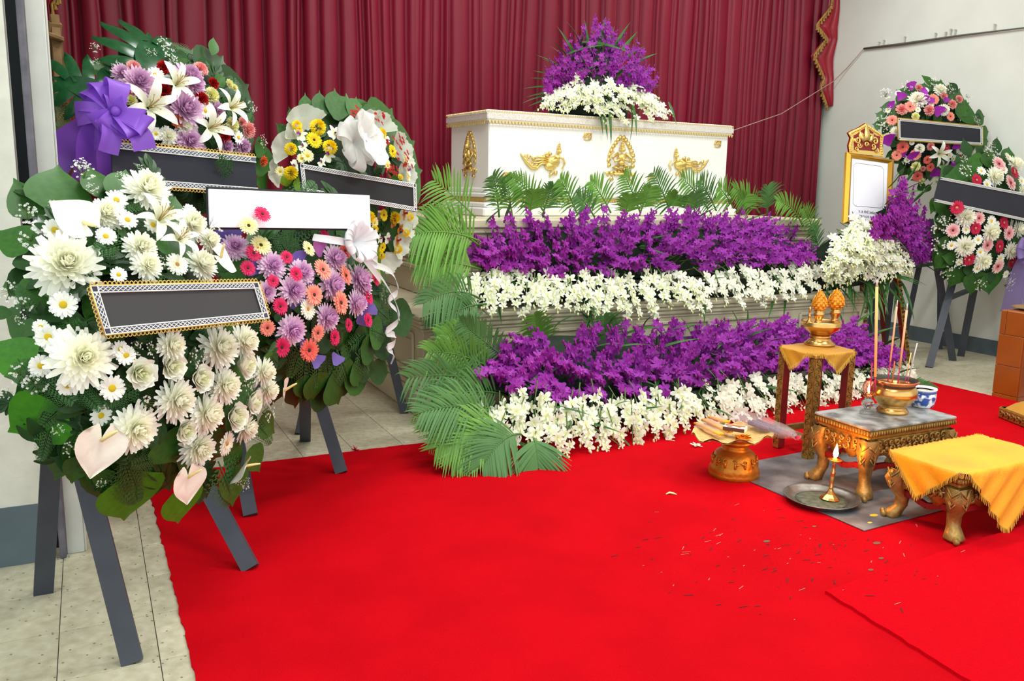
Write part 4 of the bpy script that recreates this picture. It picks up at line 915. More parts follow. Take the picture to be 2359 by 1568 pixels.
w.banner(((205, 658), (592, 650), (618, 733), (240, 772)), .05, M_char, 'g', None, .017)
# 2 ---- gerbera wreath with the blank white board
easel('grey painted wooden easel under the pink gerbera wreath on the carpet edge', [((787, 1091), (735, 920), 3.98, 3.2), ((578, 1191), (563, 1105), 3.55, 5.), ((703, 1014), (703, 940), 4.2, 4.)], ((0, .6, 1, .5),), .056)
w = Wreath('pink, coral and lilac gerbera wreath in violet paper under a blank white board', (700, 700), 3.42, (.5, -.84, .18), (215, 250), .16)
w.base(); w.rim('heart', 18, .5, 1.0, e=-.08, sx=1.1); w.fill(('fern', 'sprig', 'dark'), 80, 75, .95)
w.leaves(C6, 'heart 930 1250 1000 1495 1.3;heart 800 1270 790 1490 1.2;heart 1080 1180 1130 1370 1.2;heart 1120 1080 1240 1160 1;heart 1180 960 1310 1050 1;fern 700 1080 640 1300 1.2;fern 820 1130 820 1370 1.2;fern 950 1100 1050 1330 1.2;fern 1080 1120 1190 1260 1.2;fern 1180 960 1300 1010 1;fern 1220 820 1330 900 1;fern 1230 690 1340 700 1;fern 620 460 530 290 1.5;fern 640 460 680 330 1.3;fern 600 400 600 270 1;strap 420 340 560 190 1.6;strap 430 350 630 205 1.6;strap 480 330 580 190 1.6;fern 600 1150 540 1240 1;fern 1000 1180 950 1320 1.1;dark 530 850 560 930 1.2;heart 320 620 120 610 1.2;heart 300 540 70 480 1.2;heart 300 700 100 740 1.2;fern 260 560 90 560 1.2;fern 250 480 60 420 1.2;heart 360 800 190 860 1.2;fern 720 1150 720 1390 1;fern 880 1150 900 1330 1;lime 1170 600 1290 510 1.1;lime 1160 560 1280 550 1.1;heart 690 1300 720 1450 1', -.01, .0)
w.flowers(C6, 'muml 245 390 175;muml 500 520 190;muml 705 570 180;muml 935 470 180;muml 1105 610 200;muml 915 650 200;muml 645 690 195;muml 1085 780 170;muml 880 880 185;muml 635 965 200;muml 460 700 140;muml 1130 680 140', .03)
w.flowers(C6, 'gmag 435 160 125 .14;gmag 375 430 125;gmag 335 535 115;gmag 510 625 95;gmag 605 460 100;gmag 670 575 110 .02;gmag 870 310 95;gmag 560 800 125;gmag 1220 615 95;gmag 1175 740 100;gmag 1170 895 105;gmag 1035 930 100;gmag 938 1015 125;gmag 570 1085 140;gcoral 1010 415 115;glem 340 240 145 .14;glem 425 375 155;glem 757 400 118;gcream 750 820 150;gpeach 855 545 160 .02;gpeach 1015 585 145 .02;gpeach 795 720 155 .02;gpeach 980 775 175 .02;gpeach 820 985 125;gcoral 760 1105 165;gpeach 470 950 120', .06)
def fan(w, c, x, y, r, m, a0, a1, name='paper_fan', e=0., pl=.12, n=14, k=.5):
    """pleated half-open paper or net collar, ruffled at its edge"""
    px, py = pc(c, x, y); P = w.pt(px, py, e); M = basis(P, w.nr(px, py, k), None, pxm(r*c[2], P)); rows = []
    for q in range(5):
        t = .12+.88*q/4; rows.append([M @ V((t*math.cos(lerp(a0, a1, i/(2*n))), t*math.sin(lerp(a0, a1, i/(2*n))), .42*t*t-.06+pl*t*(-1)**i*.6+.07*t*t*math.sin(i*.9)*(q > 2))) for i in range(2*n+1)])
    mb = MB(); mb.grid(rows); build(name, mb, m, w.root, True)
for x, y, r, a, m in ((230, 380, 150, 1.6, M_pap), (430, 570, 130, 2.6, M_pap), (700, 560, 140, 1.8, M_pap), (590, 600, 110, 2.5, M_pap), (800, 670, 120, 2.2, M_pap), (640, 830, 130, 1.2, M_pap), (750, 1030, 110, 3.4, M_pap), (1090, 920, 130, .4, M_pap), (1140, 850, 120, .5, M_pap), (170, 360, 100, 2.2, M_pap), (850, 470, 150, 1.7, M_papp), (900, 760, 90, 2., M_papp), (780, 1130, 100, 5.3, M_pap), (930, 1110, 100, 4.9, M_pap)): fan(w, C6, x, y, r, m, a-.75, a+.75, 'paper_wrap', .01, .03, 5)
bo, P, n = w.banner(((479, 429), (846, 448), (849, 530), (482, 527)), .02, mat('black_backing_board', (26, 26, 30), .7), None)
mb = MB(); q = [p+n*.004 for p in P]; ex = (q[1]-q[0])*.004; q = [lerp(q[0], q[3], .07)-ex, lerp(q[1], q[2], .03)+ex, lerp(q[2], q[1], .03)+ex, lerp(q[3], q[0], .03)-ex]; mb.add(q+[p+n*.006 for p in q], [(4, 7, 6, 5), (0, 1, 5, 4), (1, 2, 6, 5), (2, 3, 7, 6), (3, 0, 4, 7)])
build('blank_card', mb, M_board, bo)
B = w.pt(*pc(C6, 1060, 360), .12); mb = MB(); r9 = random.Random(4)
for i in range(15): a = i*2.4; loop(mb, B, w.xa*math.cos(a)+w.ya*math.sin(a)*.8+w.n*.5, w.ya, w.n, .09+.02*r9.random(), .034)
for tx, ty in ((1260, 620), (1240, 480), (790, 320), (1180, 500)): ribbon(mb, [B, w.pt(*pc(C6, (1060+tx)/2, (360+ty)/2), .14), w.pt(*pc(C6, tx, ty), .08)], .03, w.n)
build('bow', mb, M_rib, w.root, True, label='white ribbon bow')
mb = MB(); pts = [w.pt(*pc(C6, x, y), e) for x, y, e in ((1170, 480, .09), (1290, 640, .03), (1370, 790, .02), (1380, 900, .02), (1290, 980, .03), (1360, 1000, .02), (1350, 1060, .03), (1300, 1090, .02), (1350, 1130, .03), (1330, 1200, .02))]
ribbon(mb, pts, .03, w.xa*.7+w.n*.5); pts = [w.pt(*pc(C6, x, y), e) for x, y, e in ((1170, 500, .08), (1330, 560, .05), (1380, 690, .02), (1310, 760, .04), (1370, 830, .03), (1385, 890, .02))]; ribbon(mb, pts, .03, w.xa*.7+w.n*.5); build('ribbon_tail', mb, M_rib, w.root, True, label='curled white ribbon tail')
# 3 ---- yellow wreath with white net
easel('grey painted wooden easel under the yellow wreath against the platform side', [((932, 951), (905, 840), 4.85, 4.), ((690, 1000), (700, 950), 4.6, 5.)], ((0, .6, 1, .5),), .05)
w = Wreath('yellow and white wreath with tulle fans, red orchids and a slanted black banner', (805, 430), 4.3, (.42, -.89, .12), (150, 190), .12)
w.base(); w.rim('mag', 18, .6, 1.2, e=-.1, sx=1.2)
w.leaves(C5, 'mag 730 360 735 170 1.1;mag 840 360 845 145 1.1;mag 960 380 965 125 1.2;mag 1090 400 1130 190 1.2;mag 1180 400 1275 270 1.2;mag 1290 480 1425 400 1.2;mag 1440 650 1555 610 1.2;mag 1500 820 1600 850 1.2;mag 640 420 612 280 1.1;mag 600 520 515 400 1.2;mag 1490 1010 1590 1030 1.2;mag 1440 1280 1510 1370 1.2;mag 1380 1380 1440 1510 1.2;lime 590 880 570 760 1.6;lime 640 850 780 880 1.6;lime 1180 1400 1330 1470 1.6;leaf 880 700 950 640 1.4;leaf 700 640 660 520 1.3;heart 440 860 350 830 1.2;heart 480 640 350 720 1.2;fern 260 880 90 680 1.6;fern 300 860 260 780 1;leaf 1280 1190 1350 1240 1.2', -.05, -.02)
w.fill(('sprig', 'dark', 'leaf'), 40, 40, .85)
for x, y, r, a in ((740, 470, 190, 1.75), (620, 640, 170, 2.6), (560, 780, 130, 3.2), (700, 520, 150, 2.2), (1290, 470, 150, 1.1), (1400, 640, 170, .4), (1430, 770, 160, -.1), (1430, 1120, 170, 0), (1400, 1270, 150, -.6), (1330, 1370, 160, -1.2), (1230, 430, 120, 1.9)): fan(w, C5, x, y, r, M_net, a-1.1, a+1.1, 'tulle_fan', -.02, .05, 10, .3)
w.flowers(C5, 'pomy 820 440 130;pomy 910 590 120;pomy 620 600 100;pomy 665 425 80;pomy 1295 485 90;pomy 1300 670 105;pomy 1205 1110 100;pomy 1395 1115 100;pomy 1245 1200 70;pomy 620 780 110;pomy 1420 1350 80;pomy 1480 1230 70;pomy 1510 1110 70;pomy 680 460 60;pomy 1300 1400 60;pomy 1440 810 50;gyel 795 530 130;gyel 1385 615 105;gyel 1320 1095 95;gyel 1310 1340 85;owht 690 490 120;owht 950 480 140;owht 900 640 125;owht 650 725 95;owht 710 580 90;owht 1290 1270 90;owht 1345 1270 90;owht 1535 1200 100;owht 1240 1250 80;owht 1500 760 90;owht 1340 530 90;owht 850 700 80;daisl 745 650 105;daisl 540 765 80;daisl 1345 720 95;daisl 1250 1150 90;daisl 700 670 80;daisl 1500 810 80;daisl 1480 680 90;obrz 1390 1140 110;obrz 1470 1080 110;obrz 1440 1200 100;obrz 1420 1285 110;obrz 1230 1240 90;obrz 1400 1130 100', .04)
r9 = random.Random(6)
for x, y, k in ((1120, 300, 6), (1110, 340, 3), (1290, 350, 6), (1270, 400, 3), (1430, 520, 8), (1470, 570, 4), (1330, 575, 5), (1460, 640, 5), (1400, 760, 8), (1500, 720, 7), (1350, 770, 5)):
    for i in range(k): w.put('ored', *pc(C5, x+r9.uniform(-42, 42), y+r9.uniform(-32, 32)), 44*.306, .06)
# organza bow with round lace doily
px, py = pc(C5, 1090, 550); Bq = w.pt(px, py, .1); mb = MB()
for i in range(12): a = i*PI/6+.2; loop(mb, Bq, w.xa*math.cos(a)+w.ya*math.sin(a)+w.n*.35, w.ya, w.n, .105+.025*(i % 3), .07)
build('bow', mb, M_org, w.root, True, label='white organza bow')
mb = MB(); M = basis(Bq+w.n*.06+w.xa*.03, w.nr(px, py)+w.xa*.3, None, .11); rows = []
for q in range(6): t = .05+.95*q/5; rows.append([M @ V((t*math.cos(a)*(1+.03*(i % 2)*(q == 5)), t*math.sin(a)*1.25, .35*t*t+.07*t*math.sin(i*1.3))) for i, a in enumerate([2*PI*j/40 for j in range(41)])])
mb.grid(rows); build('lace_doily', mb, mat('white_lace_net', (246, 246, 242), .6, vor=(170, (196, 198, 190), .25), transl=.35), w.root, True)
w.banner(((690, 377), (957, 424), (959, 487), (697, 443)), .05, M_black, 'w', None, .02)
# 4 ---- lily wreath on raw poles at the back left
t = thing('wooden_easel', 'raw wooden pole easel bound at its top behind the lily wreath', 'easel', (-.2, 4.1, 0)); top = at_y(127, 52, 4.0)
for k, (px, y) in enumerate(((124, 3.95), (160, 4.2))):
    lo = at_y(px+35, 620, y); d = (lo-top); lo = top+d*(top.z/-d.z); mb = MB(); mb.beam(lo, top-d.normalized()*(.03 if k else -.02), .035, .03, V((.2, -1, 0)), .03, .024); build('pole', mb, M_wood, t)
lo = V((-.35, 4.75, 0)); mb = MB(); mb.beam(lo, top, .045, .035, V((.2, -1, 0))); build('pole', mb, M_wood, t)
mb = MB(); mb.cbox(top+V((0, -.03, -.06)), (.055, .05, .018), Matrix.Rotation(.3, 3, 'Y')); build('binding', mb, M_wood, t)
w = Wreath('big wreath of white lilies, mauve mums and red carnations with a violet bow', (400, 300), 3.75, (.35, -.92, .1), (212, 212), .16)
w.base(); w.rim('dark', 18, .55, 1.0, e=-.08, sx=1.2); w.fill(('dark', 'sprig', 'fern', 'leaf'), 80, 60, .92)
w.leaves(C1, 'mons 1190 580 1190 200 1.25;mons 800 740 390 580 1.15;leaf 830 640 830 420 1.7;leaf 1430 540 1500 480 1.6;leaf 1660 620 1680 500 1.6;leaf 1690 660 1780 600 1.5;dark 1280 540 1360 450 1.3;fern 580 900 290 840 1.;fern 600 980 420 1000 1.2;fern 620 1010 560 1060 1;leaf 620 1110 460 1070 1.4;heart 2000 1150 2110 1180 1.4;heart 2010 1250 2140 1340 1.4;fern 1760 1440 1730 1240 1.1;sprig 1640 640 1740 500 1.3;fern 520 880 440 780 1.2;dark 1500 520 1480 480 1.4', -.01, .02)
w.leaves(C1, 'fern 1880 1420 1735 1250 1.1;fern 1890 1430 1900 1310 1', .14, .16)
w.breath(C1, '740 390 90;750 490 60;1280 350 110;1330 440 120;1190 420 80;1960 830 110;2050 1110 110;910 510 70;1330 470 100')
w.flowers(C1, 'mumv 960 580 150;mumv 1090 650 240;mumv 1480 610 220;mumv 1520 660 180;mumv 1440 860 290;mumv 1480 1110 210;mumv 1700 860 130;mumv 1900 1150 140;mumv 1770 1150 130;mumv 1560 1180 120;cpink 1050 535 130;cpink 995 720 135;cpink 1575 545 130;cpink 1945 1020 140;cpink 1900 960 90;cred 1285 530 120;cred 1290 715 140;cred 1580 780 130;cred 1675 655 100;cred 1765 1080 110;corg 1395 955 110;corg 2065 1265 90;clem 1660 750 140;clem 1375 760 110;clem 1820 980 130;clem 1155 1035 110;clem 1800 660 80;clem 1840 690 70;mumw 1320 1070 130;mumw 1450 1000 130;daisy 1220 590 140;daisy 1610 870 130;daisy 1870 1080 120;daisy 1225 1050 110;daisy 1250 630 120;clem 1030 790 100;daisy 1500 1010 110', .03)
for x, y, d, r in ((1190, 830, 420, .3), (1400, 650, 330, 1.1), (1830, 840, 300, .1), (1670, 1000, 340, .7)): w.put('lily', *pc(C1, x, y), d*C1[2], .07, r)
bo, P, n = w.banner(((258, 327), (588, 362), (593, 446), (260, 422)), .05, M_slate, 'gn', None, .022)
B = w.pt(*pc(C1, 890, 880), .14)
mb = MB()
for (x, y, l) in ((770, 650, .2), (910, 640, .19), (650, 800, .2), (590, 900, .2), (740, 980, .16), (830, 1010, .13), (1000, 840, .13), (1100, 950, .17), (1140, 1010, .19), (900, 760, .12), (690, 700, .2), (1060, 1060, .15)):
    T = w.pt(*pc(C1, x, y), .16); loop(mb, B, T-B, w.ya if abs(x-890) > abs(y-880) else w.xa, w.n, (T-B).length*1.02, .085)
mb.ell(B+w.n*.02, (.018, .018, .018)); build('bow', mb, M_purp, w.root, True, label='big violet ribbon bow')
for k, pts in enumerate((((880, 930, .13), (700, 1040, .12), (520, 1150, .1), (400, 1300, .08)), ((880, 930, .12), (760, 1100, .1), (740, 1280, .09), (700, 1420, .08)), ((900, 930, .13), (880, 1100, .12), (870, 1250, .12), (880, 1420, .1)), ((940, 930, .14), (1040, 1010, .16), (1110, 1080, .17), (1140, 1175, .17)), ((870, 930, .14), (880, 1060, .17), (850, 1200, .18)))):
    mb = MB(); ribbon(mb, [w.pt(*pc(C1, x, y), e) for x, y, e in pts], (.12, .13, .1, .085, .07)[k], w.n); build('ribbon_tail', mb, M_purp, w.root, True)
# 5, 6 ---- wreaths by the right wall
easel('slim dark grey easel under the wreath with magenta folded papers', [((2165, 803), (2166, 634), 5.12, 1.8), ((2000, 800), (2018, 640), 5.12, 1.25), ((2038, 800), (2058, 640), 5.06, 1.5), ((2078, 800), (2114, 631), 5.1, 1.6)], ((2, .75, 0, .65),), .045)
w = Wreath('pastel pink and white wreath with magenta folded papers and a narrow black banner', (2145, 305), 4.97, (-.3, -.94, .1), (118, 122), .12)
w.base(); w.rim('mag', 16, .55, 1.02, e=-.08, sx=1.2); w.fill(('dark', 'sprig', 'leaf'), 60, 32, .92)
w.leaves(C10, 'mag 650 260 670 130 1.4;mag 810 260 820 100 1.5;mag 1000 260 1060 70 1.4;mag 620 330 430 200 1.7;mag 420 470 210 440 1.5;mag 330 600 150 520 1.6;mag 260 700 110 670 1.6;heart 1330 640 1400 330 1.4;heart 1290 560 1340 380 1.2;mag 1480 600 1640 560 1.5;dark 1450 620 1620 640 1.3;mag 1560 790 1690 770 1.6;mag 1570 920 1680 900 1.6;mag 740 1460 800 1580 1.3;mag 880 1480 820 1600 1.3;dark 450 900 430 830 1.3;heart 1500 960 1640 1000 1.2', -.02, .0)
w.breath(C10, '570 180 150;920 130 150;290 290 170;250 640 170;1130 220 170;1380 300 110;260 720 140;320 490 120;1480 610 110;1190 1120 140;770 1430 120;560 1150 120;310 840 90;1510 650 110', 130)
w.flowers(C10, 'mumw 720 350 210;mumw 820 340 130;mumw 1020 220 160;pomw 1055 490 170;pomw 740 1000 140;pomw 1290 1010 150;mumw 420 770 120;mumw 960 1420 110;mumw 1240 1240 130;gpeach 935 340 160;gpeach 620 440 160;gpeach 380 620 150;gcoral 520 980 170;gpeach 440 1090 140;gpeach 690 1080 150;gcoral 850 1150 120;gcoral 890 1250 120;gcoral 720 1370 150;gpeach 1160 570 130;cpink 735 190 110;cpink 1065 300 120;cpink 1180 410 140;cpink 1270 340 120;cpink 505 480 170;cpink 870 490 160;cpink 890 970 120;cpink 790 1270 80;cpink 1080 1300 120;clem 690 570 120;clem 690 1240 140;clem 310 840 100;daisy 830 220 90;daisy 460 260 90;daisy 900 410 90;daisy 720 480 90;daisy 320 490 80;daisy 1200 1130 100;daisy 1150 1090 90;daisy 640 920 80;daisy 580 1150 90;daisy 1400 1010 80;daisy 1480 1060 70;clem 770 1430 90;gcrim 1110 990 90;gcrim 1290 1110 60', .03)
w.put('lily', *pc(C10, 1020, 1070), 300*C10[2], .06, .4); w.put('lily', *pc(C10, 1060, 1250), 200*C10[2], .03, 2.)
for x, y, r, a in ((650, 230, 120, 1.8), (740, 260, 100, .3), (465, 370, 120, 1.2), (400, 470, 100, 2.2), (770, 430, 140, 1.5), (840, 400, 100, .8), (980, 590, 150, 1.4), (350, 980, 170, 2.), (1180, 1010, 120, .8), (670, 1180, 150, 2.), (880, 1390, 150, 1.), (1150, 1220, 110, .4), (1080, 390, 80, 1.), (560, 1110, 70, 2.2)): fan(w, C10, x, y, r, M_papm, a-.7, a+.7, 'paper_wrap', .04, .03, 4)
w.banner(tuple(pc(C10, *q) for q in ((455, 600), (1578, 712), (1582, 950), (462, 880))), .04, M_slate, 'g', None, .016)
easel('slate grey easel under the crimson and white gerbera wreath on the bare floor', [((2140, 846), (2192, 660), 4.58, 1.55), ((2195, 830), (2172, 690), 4.7, 2.3), ((2213, 820), (2243, 670), 4.62, 1.9)], ((0, .55, 2, .55),), .056)
w = Wreath('round wreath of crimson and blush gerberas, white mums and lavender bow by the tiled ledge', (2262, 505), 4.42, (-.2, -.96, .12), (128, 172), .14)
w.base(); w.rim('heart', 18, .55, 1.0, e=-.07, sx=1.1); w.fill(('dark', 'sprig', 'leaf'), 70, 42, .92)
w.leaves(C11, 'heart 620 260 640 80 1.4;heart 790 230 820 60 1.4;heart 560 260 400 210 1.6;heart 480 340 230 330 1.3;heart 250 640 110 540 1.2;heart 260 700 130 740 1.2;heart 240 1050 130 1180 1.4;heart 360 1160 270 1350 1.4;heart 500 1200 470 1420 1.4;heart 630 1200 640 1415 1.4;heart 260 930 140 950 1.2;heart 320 1080 200 1060 1.2;leaf 280 700 220 620 1.2;sprig 300 640 330 700 1;dark 430 1130 440 1250 1.5;dark 640 1200 650 1320 1.3', -.03, .0)
w.breath(C11, '620 140 150;400 300 150;160 790 150;160 960 150;240 1190 130;525 1300 120;780 1330 130;220 730 110;640 70 90;380 190 80;340 1110 120;800 1230 120')
w.flowers(C11, 'mumw 855 230 140;mumw 670 340 160;mumw 410 705 160;mumw 635 840 165;mumw 400 970 165;mumw 885 815 130;mumw 820 1010 140;mumw 565 1100 150;gcrim 850 305 120;gcrim 510 370 115;gcrim 330 620 130 .05;gcrim 500 805 122;gcrim 755 755 122;gcrim 715 970 122;gcrim 440 1090 120;gcrim 830 1110 130;gblush 710 225 150;gblush 815 395 155;gblush 530 715 125;gblush 295 825 135;gblush 800 850 140;gblush 605 960 140;gblush 700 1150 140;daisy 550 290 100;daisy 755 280 90;daisy 600 410 105;daisy 790 165 95;daisy 640 740 110;daisy 410 820 90;daisy 520 910 100;daisy 540 1020 100;daisy 280 960 95;daisy 720 1080 110;daisy 510 1170 90;daisy 350 1110 70;daisy 770 1220 80;daisy 905 1140 90;daisy 910 380 100;daisy 690 770 70;mumw 930 480 120;gblush 1020 700 140;mumw 1020 950 150;gblush 980 1080 130', .03)
w.banner(((2166, 408), (2412, 455), (2412, 520), (2151, 464)), .04, M_slate, 'wn', None, .018)
B = w.pt(2362, 578, .12); mb = MB()
for a in (0.3, 1.4, 2.6, 3.3, 4.2, 5.4): loop(mb, B, w.xa*math.cos(a)+w.ya*math.sin(a)*.8+w.n*.4, w.ya, w.n, .15, .09)
build('bow', mb, M_lav, w.root, True, label='lavender net bow')
for x, y in ((2330, 712), (2385, 720)):
    mb = MB(); ribbon(mb, [B, w.pt((B and 2355+x)/2-2, 640, .08), w.pt(x, y, .05)], lambda f: .06+.16*f, w.n); build('ribbon_tail', mb, M_lav, w.root, True)
# ------------------------------------------------------------------ framed notice and its spray, by the right wall
PN = V((-.05, -.97, .2)).normalized(); PO = at_y(2000, 430, 4.75)
def pf(px, py, e=0.): return at_pl(px, py, PO+PN*e, PN)
t = thing('carved_frame_easel', 'dark red and gold patterned easel holding the framed notice by the right wall', 'easel', (5.55, 4.7, 0))
for a, b, k in (((2090, 842), (2066, 640), 2.1), ((1985, 850), (1990, 640), 1.9)):
    f = at_z(*a); u = at_y(*b, 4.68); u = f+(u-f)*k*.8; mb = MB(); mb.beam(f, u, .05, .03, V((0, -1, 0))); lg = build('leg', mb, M_redl, t)
    mb = MB(); mb.beam(f+V((.0, -.018, 0)), u+V((.0, -.018, 0)), .04, .006, V((0, -1, 0))); L = (u-f)
    mb2 = MB(); n = int(L.length/.035)
    for i in range(n): spiral(mb2, basis(f+L*((i+.5)/n)+V((0, -.024, 0)), (0, -1, 0)), .015, 1.1, .3, (-1)**i, 9)
    build('gold_face', mb, M_gold, lg); tag(build('scroll_carving', mb2, M_goldd, lg, True), kind='stuff')
mb = MB(); mb.beam(at_z(2040, 800), pf(2000, 330, -.06), .04, .03, V((0, -1, 0))); build('leg', mb, M_redl, t)
cr = [(1957, 352), (1955, 335), (1960, 318), (1954, 306), (1964, 300), (1978, 294), (1996, 283), (2013, 296), (2028, 306), (2036, 312), (2033, 335), (2037, 361)]
def plate(name, pts, e0, e1, m, par):
    mb = MB(); A = [pf(*q, e0) for q in pts]; B = [pf(*q, e1) for q in pts]; n = len(pts); mb.add(A+B, [tuple(range(n, 2*n))[::-1], tuple(range(n))]+[(i, (i+1) % n, n+(i+1) % n, n+i) for i in range(n)]); return build(name, mb, m, par)
plate('crest_back', [(x-4, y) for x, y in cr], -.03, -.012, M_redl, t)
cre = plate('crest', cr, -.012, .006, M_goldo, t)
plate('crest_recess', [(1968, 344), (1967, 312), (1974, 308), (1984, 300), (1996, 293), (2008, 301), (2018, 312), (2028, 314), (2026, 349)], .006, .008, M_redl, cre)
mb = MB()
for x, y, r, h in ((1976, 322, .03, 1), (1985, 312, .028, -1), (2006, 314, .028, 1), (2016, 325, .03, -1), (1980, 334, .024, -1), (2012, 337, .024, 1), (1996, 333, .022, 1), (1973, 343, .018, 1), (2020, 347, .018, -1)): spiral(mb, basis(pf(x, y, .012), PN, None, 1, R.uniform(0, 6)), r, 1.3, .34, h)
for x, y, l, w_, a in ((1996, 324, .13, .055, 0), (1989, 326, .09, .03, .5), (2003, 327, .09, .03, -.5)): flame(mb, basis(pf(x, y, .01), PN, None, 1, a), l, w_)
build('crest_carving', mb, M_goldo, cre, True)
mb = MB()
for (xa, ya), (xb, yb_) in zip(cr[:-1], cr[1:]):
    for k in range(4): u = (k+.5)/4; mb.ell(pf(lerp(1996, lerp(xa, xb, u), .9), lerp(322, lerp(ya, yb_, u), .88), .008), (.009, .009, .009), None, 6, 4)
tag(build('crest_beading', mb, M_goldo, cre, True), kind='stuff')
t = thing('framed_notice', 'gold framed white sheet with handwritten lines, under a gold crest', 'picture frame', pf(2000, 515))
fr = [(1951, 350), (2060, 368), (2052, 516), (1943, 514)]; inn = [(1963, 364), (2046, 376), (2040, 510), (1956, 507)]
sh = plate('sheet', inn, .012, .016, M_board, t)
for i in range(4):
    j = (i+1) % 4; mb = MB(); o0, o1, i0, i1 = pf(*fr[i], .012), pf(*fr[j], .012), pf(*inn[i], .02), pf(*inn[j], .02)
    m0, m1 = (o0+i0)/2+PN*.014, (o1+i1)/2+PN*.014; mb.add([o0, m0, i0, o1, m1, i1, o0-PN*.02, o1-PN*.02], [(0, 1, 4, 3), (1, 2, 5, 4), (6, 0, 3, 7)]); build('frame_side', mb, mat('bright_gold_frame', (214, 160, 60), .3, .85) if i == 0 else bpy.data.materials['bright_gold_frame'], t)
ln = [(1972, 375), (2029, 383), (2036, 390), (2034, 474), (2028, 479), (1970, 474), (1965, 468), (1967, 380), (1972, 375)]
mb = MB(); mb.tube([pf(*q, .0165) for q in ln], .0016, 4); build('ruled_border', mb, mat('grey_ink', (120, 122, 128), .7), sh)
M_ink = mat('black_ink', (34, 36, 44), .7)
for k, (txt, x, y, s_) in enumerate((('ท. ส. ศักดิ์ วงษ์ขุน', 1978, 489, .05), ('ชาตะ ๖ ม.ค. ๒๔๙', 1976, 499, .046), ('มรณะ ๖ มี', 1976, 508, .046))):
    cu = bpy.data.curves.new('line', 'FONT'); cu.body = txt; cu.size = s_; cu.extrude = .0006; ob = bpy.data.objects.new('line', cu); COL.objects.link(ob)
    bpy.context.view_layer.update(); me = bpy.data.meshes.new_from_object(ob.evaluated_get(bpy.context.evaluated_depsgraph_get())); bpy.data.objects.remove(ob); bpy.data.curves.remove(cu)
    me.materials.clear(); me.materials.append(M_ink)
    ex = (pf(2046, 377, .017)-pf(1963, 365, .017)).normalized(); wdt = max(v.co.x for v in me.vertices) if me.vertices else 1
    sc_ = pxm((52, 50, 24)[k], pf(x, y))/max(wdt, .01); yy = PN.cross(ex)
    put('writing', me, sh, Matrix(((ex.x*sc_, yy.x*s_*0+yy.x*sc_*1.15, PN.x, pf(x, y, .017).x), (ex.y*sc_, yy.y*sc_*1.15, PN.y, pf(x, y, .017).y), (ex.z*sc_, yy.z*sc_*1.15, PN.z, pf(x, y, .017).z), (0, 0, 0, 1))))
r7 = thing('white_orchid_spray', 'full bush of white orchids under the framed notice beside the platform', 'flowers', (5.3, 4.55, .75))
tpA = ((1895, 1930, 1960, 2020, 2060, 2105), (604, 560, 534, 530, 550, 604)); btA = ((1895, 1950, 2000, 2060, 2105), (665, 665, 655, 645, 645))
yA = lambda px: interp(px, (1895, 1990, 2105), (4.55, 4.45, 4.6))
mound(r7, 1915, 2095, tpA, btA, yA, yA, .12)
orchids(r7, 'w', bank(1898, 2103, tpA, btA, yA, lambda p: yA(p)-.05, .1, 84, 'w', 31, wd2), .041, 300, 6, .026, 32)
poke(r7, 30, 1905, 2100, ((1895, 2105), (620, 620)), btA, yA, yA, 33, -.9, (.2, .34)); poke(r7, 16, 1905, 2100, tpA, btA, yA, yA, 34)
r8 = thing('purple_orchid_spray', 'upright plume of purple orchids standing at the right of the framed notice', 'flowers', (5.75, 4.6, .9))
tpB = ((2005, 2040, 2056, 2072, 2100, 2125, 2150), (506, 490, 436, 400, 404, 462, 540)); btB = ((2005, 2060, 2100, 2150), (512, 540, 590, 610))
yB = lambda px: interp(px, (2005, 2150), (4.42, 4.62)); mound(r8, 2066, 2135, ((2050, 2080, 2140), (500, 460, 550)), btB, yB, yB, .12)
orchids(r8, 'p', bank(2010, 2150, tpB, btB, lambda p: yB(p)+.06, lambda p: yB(p)-.03, .08, 80, 'p', 35, tdir), .041, 300, 6, .026, 36); poke(r8, 34, 2050, 2150, tpB, btB, yB, yB, 37)
# ------------------------------------------------------------------ tiled ledge, cushion block
t = thing('tiled_ledge', 'low ledge faced with brown glazed tiles at the edge of the red carpet', 'ledge', (5.75, 3.57, 0)); M_bt = mat('brown_glazed_tile', (160, 86, 22), .28, noise=(5, (140, 70, 16), .3), rand=.06); M_bt2 = mat('dark_brown_tile', (140, 66, 24), .3, rand=.06)
mb = MB(); mb.box((5.855, 3.572, .29), (.79, .166, .58)); build('core', mb, mat('tile_mortar', (206, 170, 124), .8), t)
zs = [0, .03, .226, .432, .592]
for z0, z1 in zip(zs, zs[1:]):
    for y0, y1 in ((3.486, 3.66),) if z1 < .5 else ((3.486, 3.62), (3.62, 3.66)):
        mb = MB(); mb.cbox((5.452, (y0+y1)/2, (z0+z1)/2), (.012, y1-y0-.003, z1-z0-.003), None, .002); build('tile', mb, M_bt, t)
    for k in range(4):
        mb = MB(); mb.cbox((5.555+.2*k, 3.486, (z0+z1)/2), (.197, .012, z1-z0-.003), None, .002); build('tile', mb, M_bt2, t)
for k in range(4): mb = MB(); mb.cbox((5.555+.2*k, 3.572, .588), (.197, .176, .012), None, .002); build('tile', mb, M_bt, t)
mb = MB(); mb.lathe([(.05, 0), (.12, .008), (.15, .014), (.146, .018), (.1, .012), (.01, .008)], (5.66, 3.56, .595), 20); tag(build('dish', mb, M_wood, None, True), 'flat brown dish lying on top of the tiled ledge', 'dish')
t = thing('kneeling_stool', 'low gold based kneeling stool with yellow cushion on the carpet by the tiled ledge', 'stool', (5.12, 3.02, .006))
RB = Matrix.Rotation(-.35, 3, 'Z')
mb = MB(); mb.cbox((5.14, 3.0, .04), (.56, .36, .07), RB, .008); bs = build('base', mb, M_gold, t)
mb = MB()
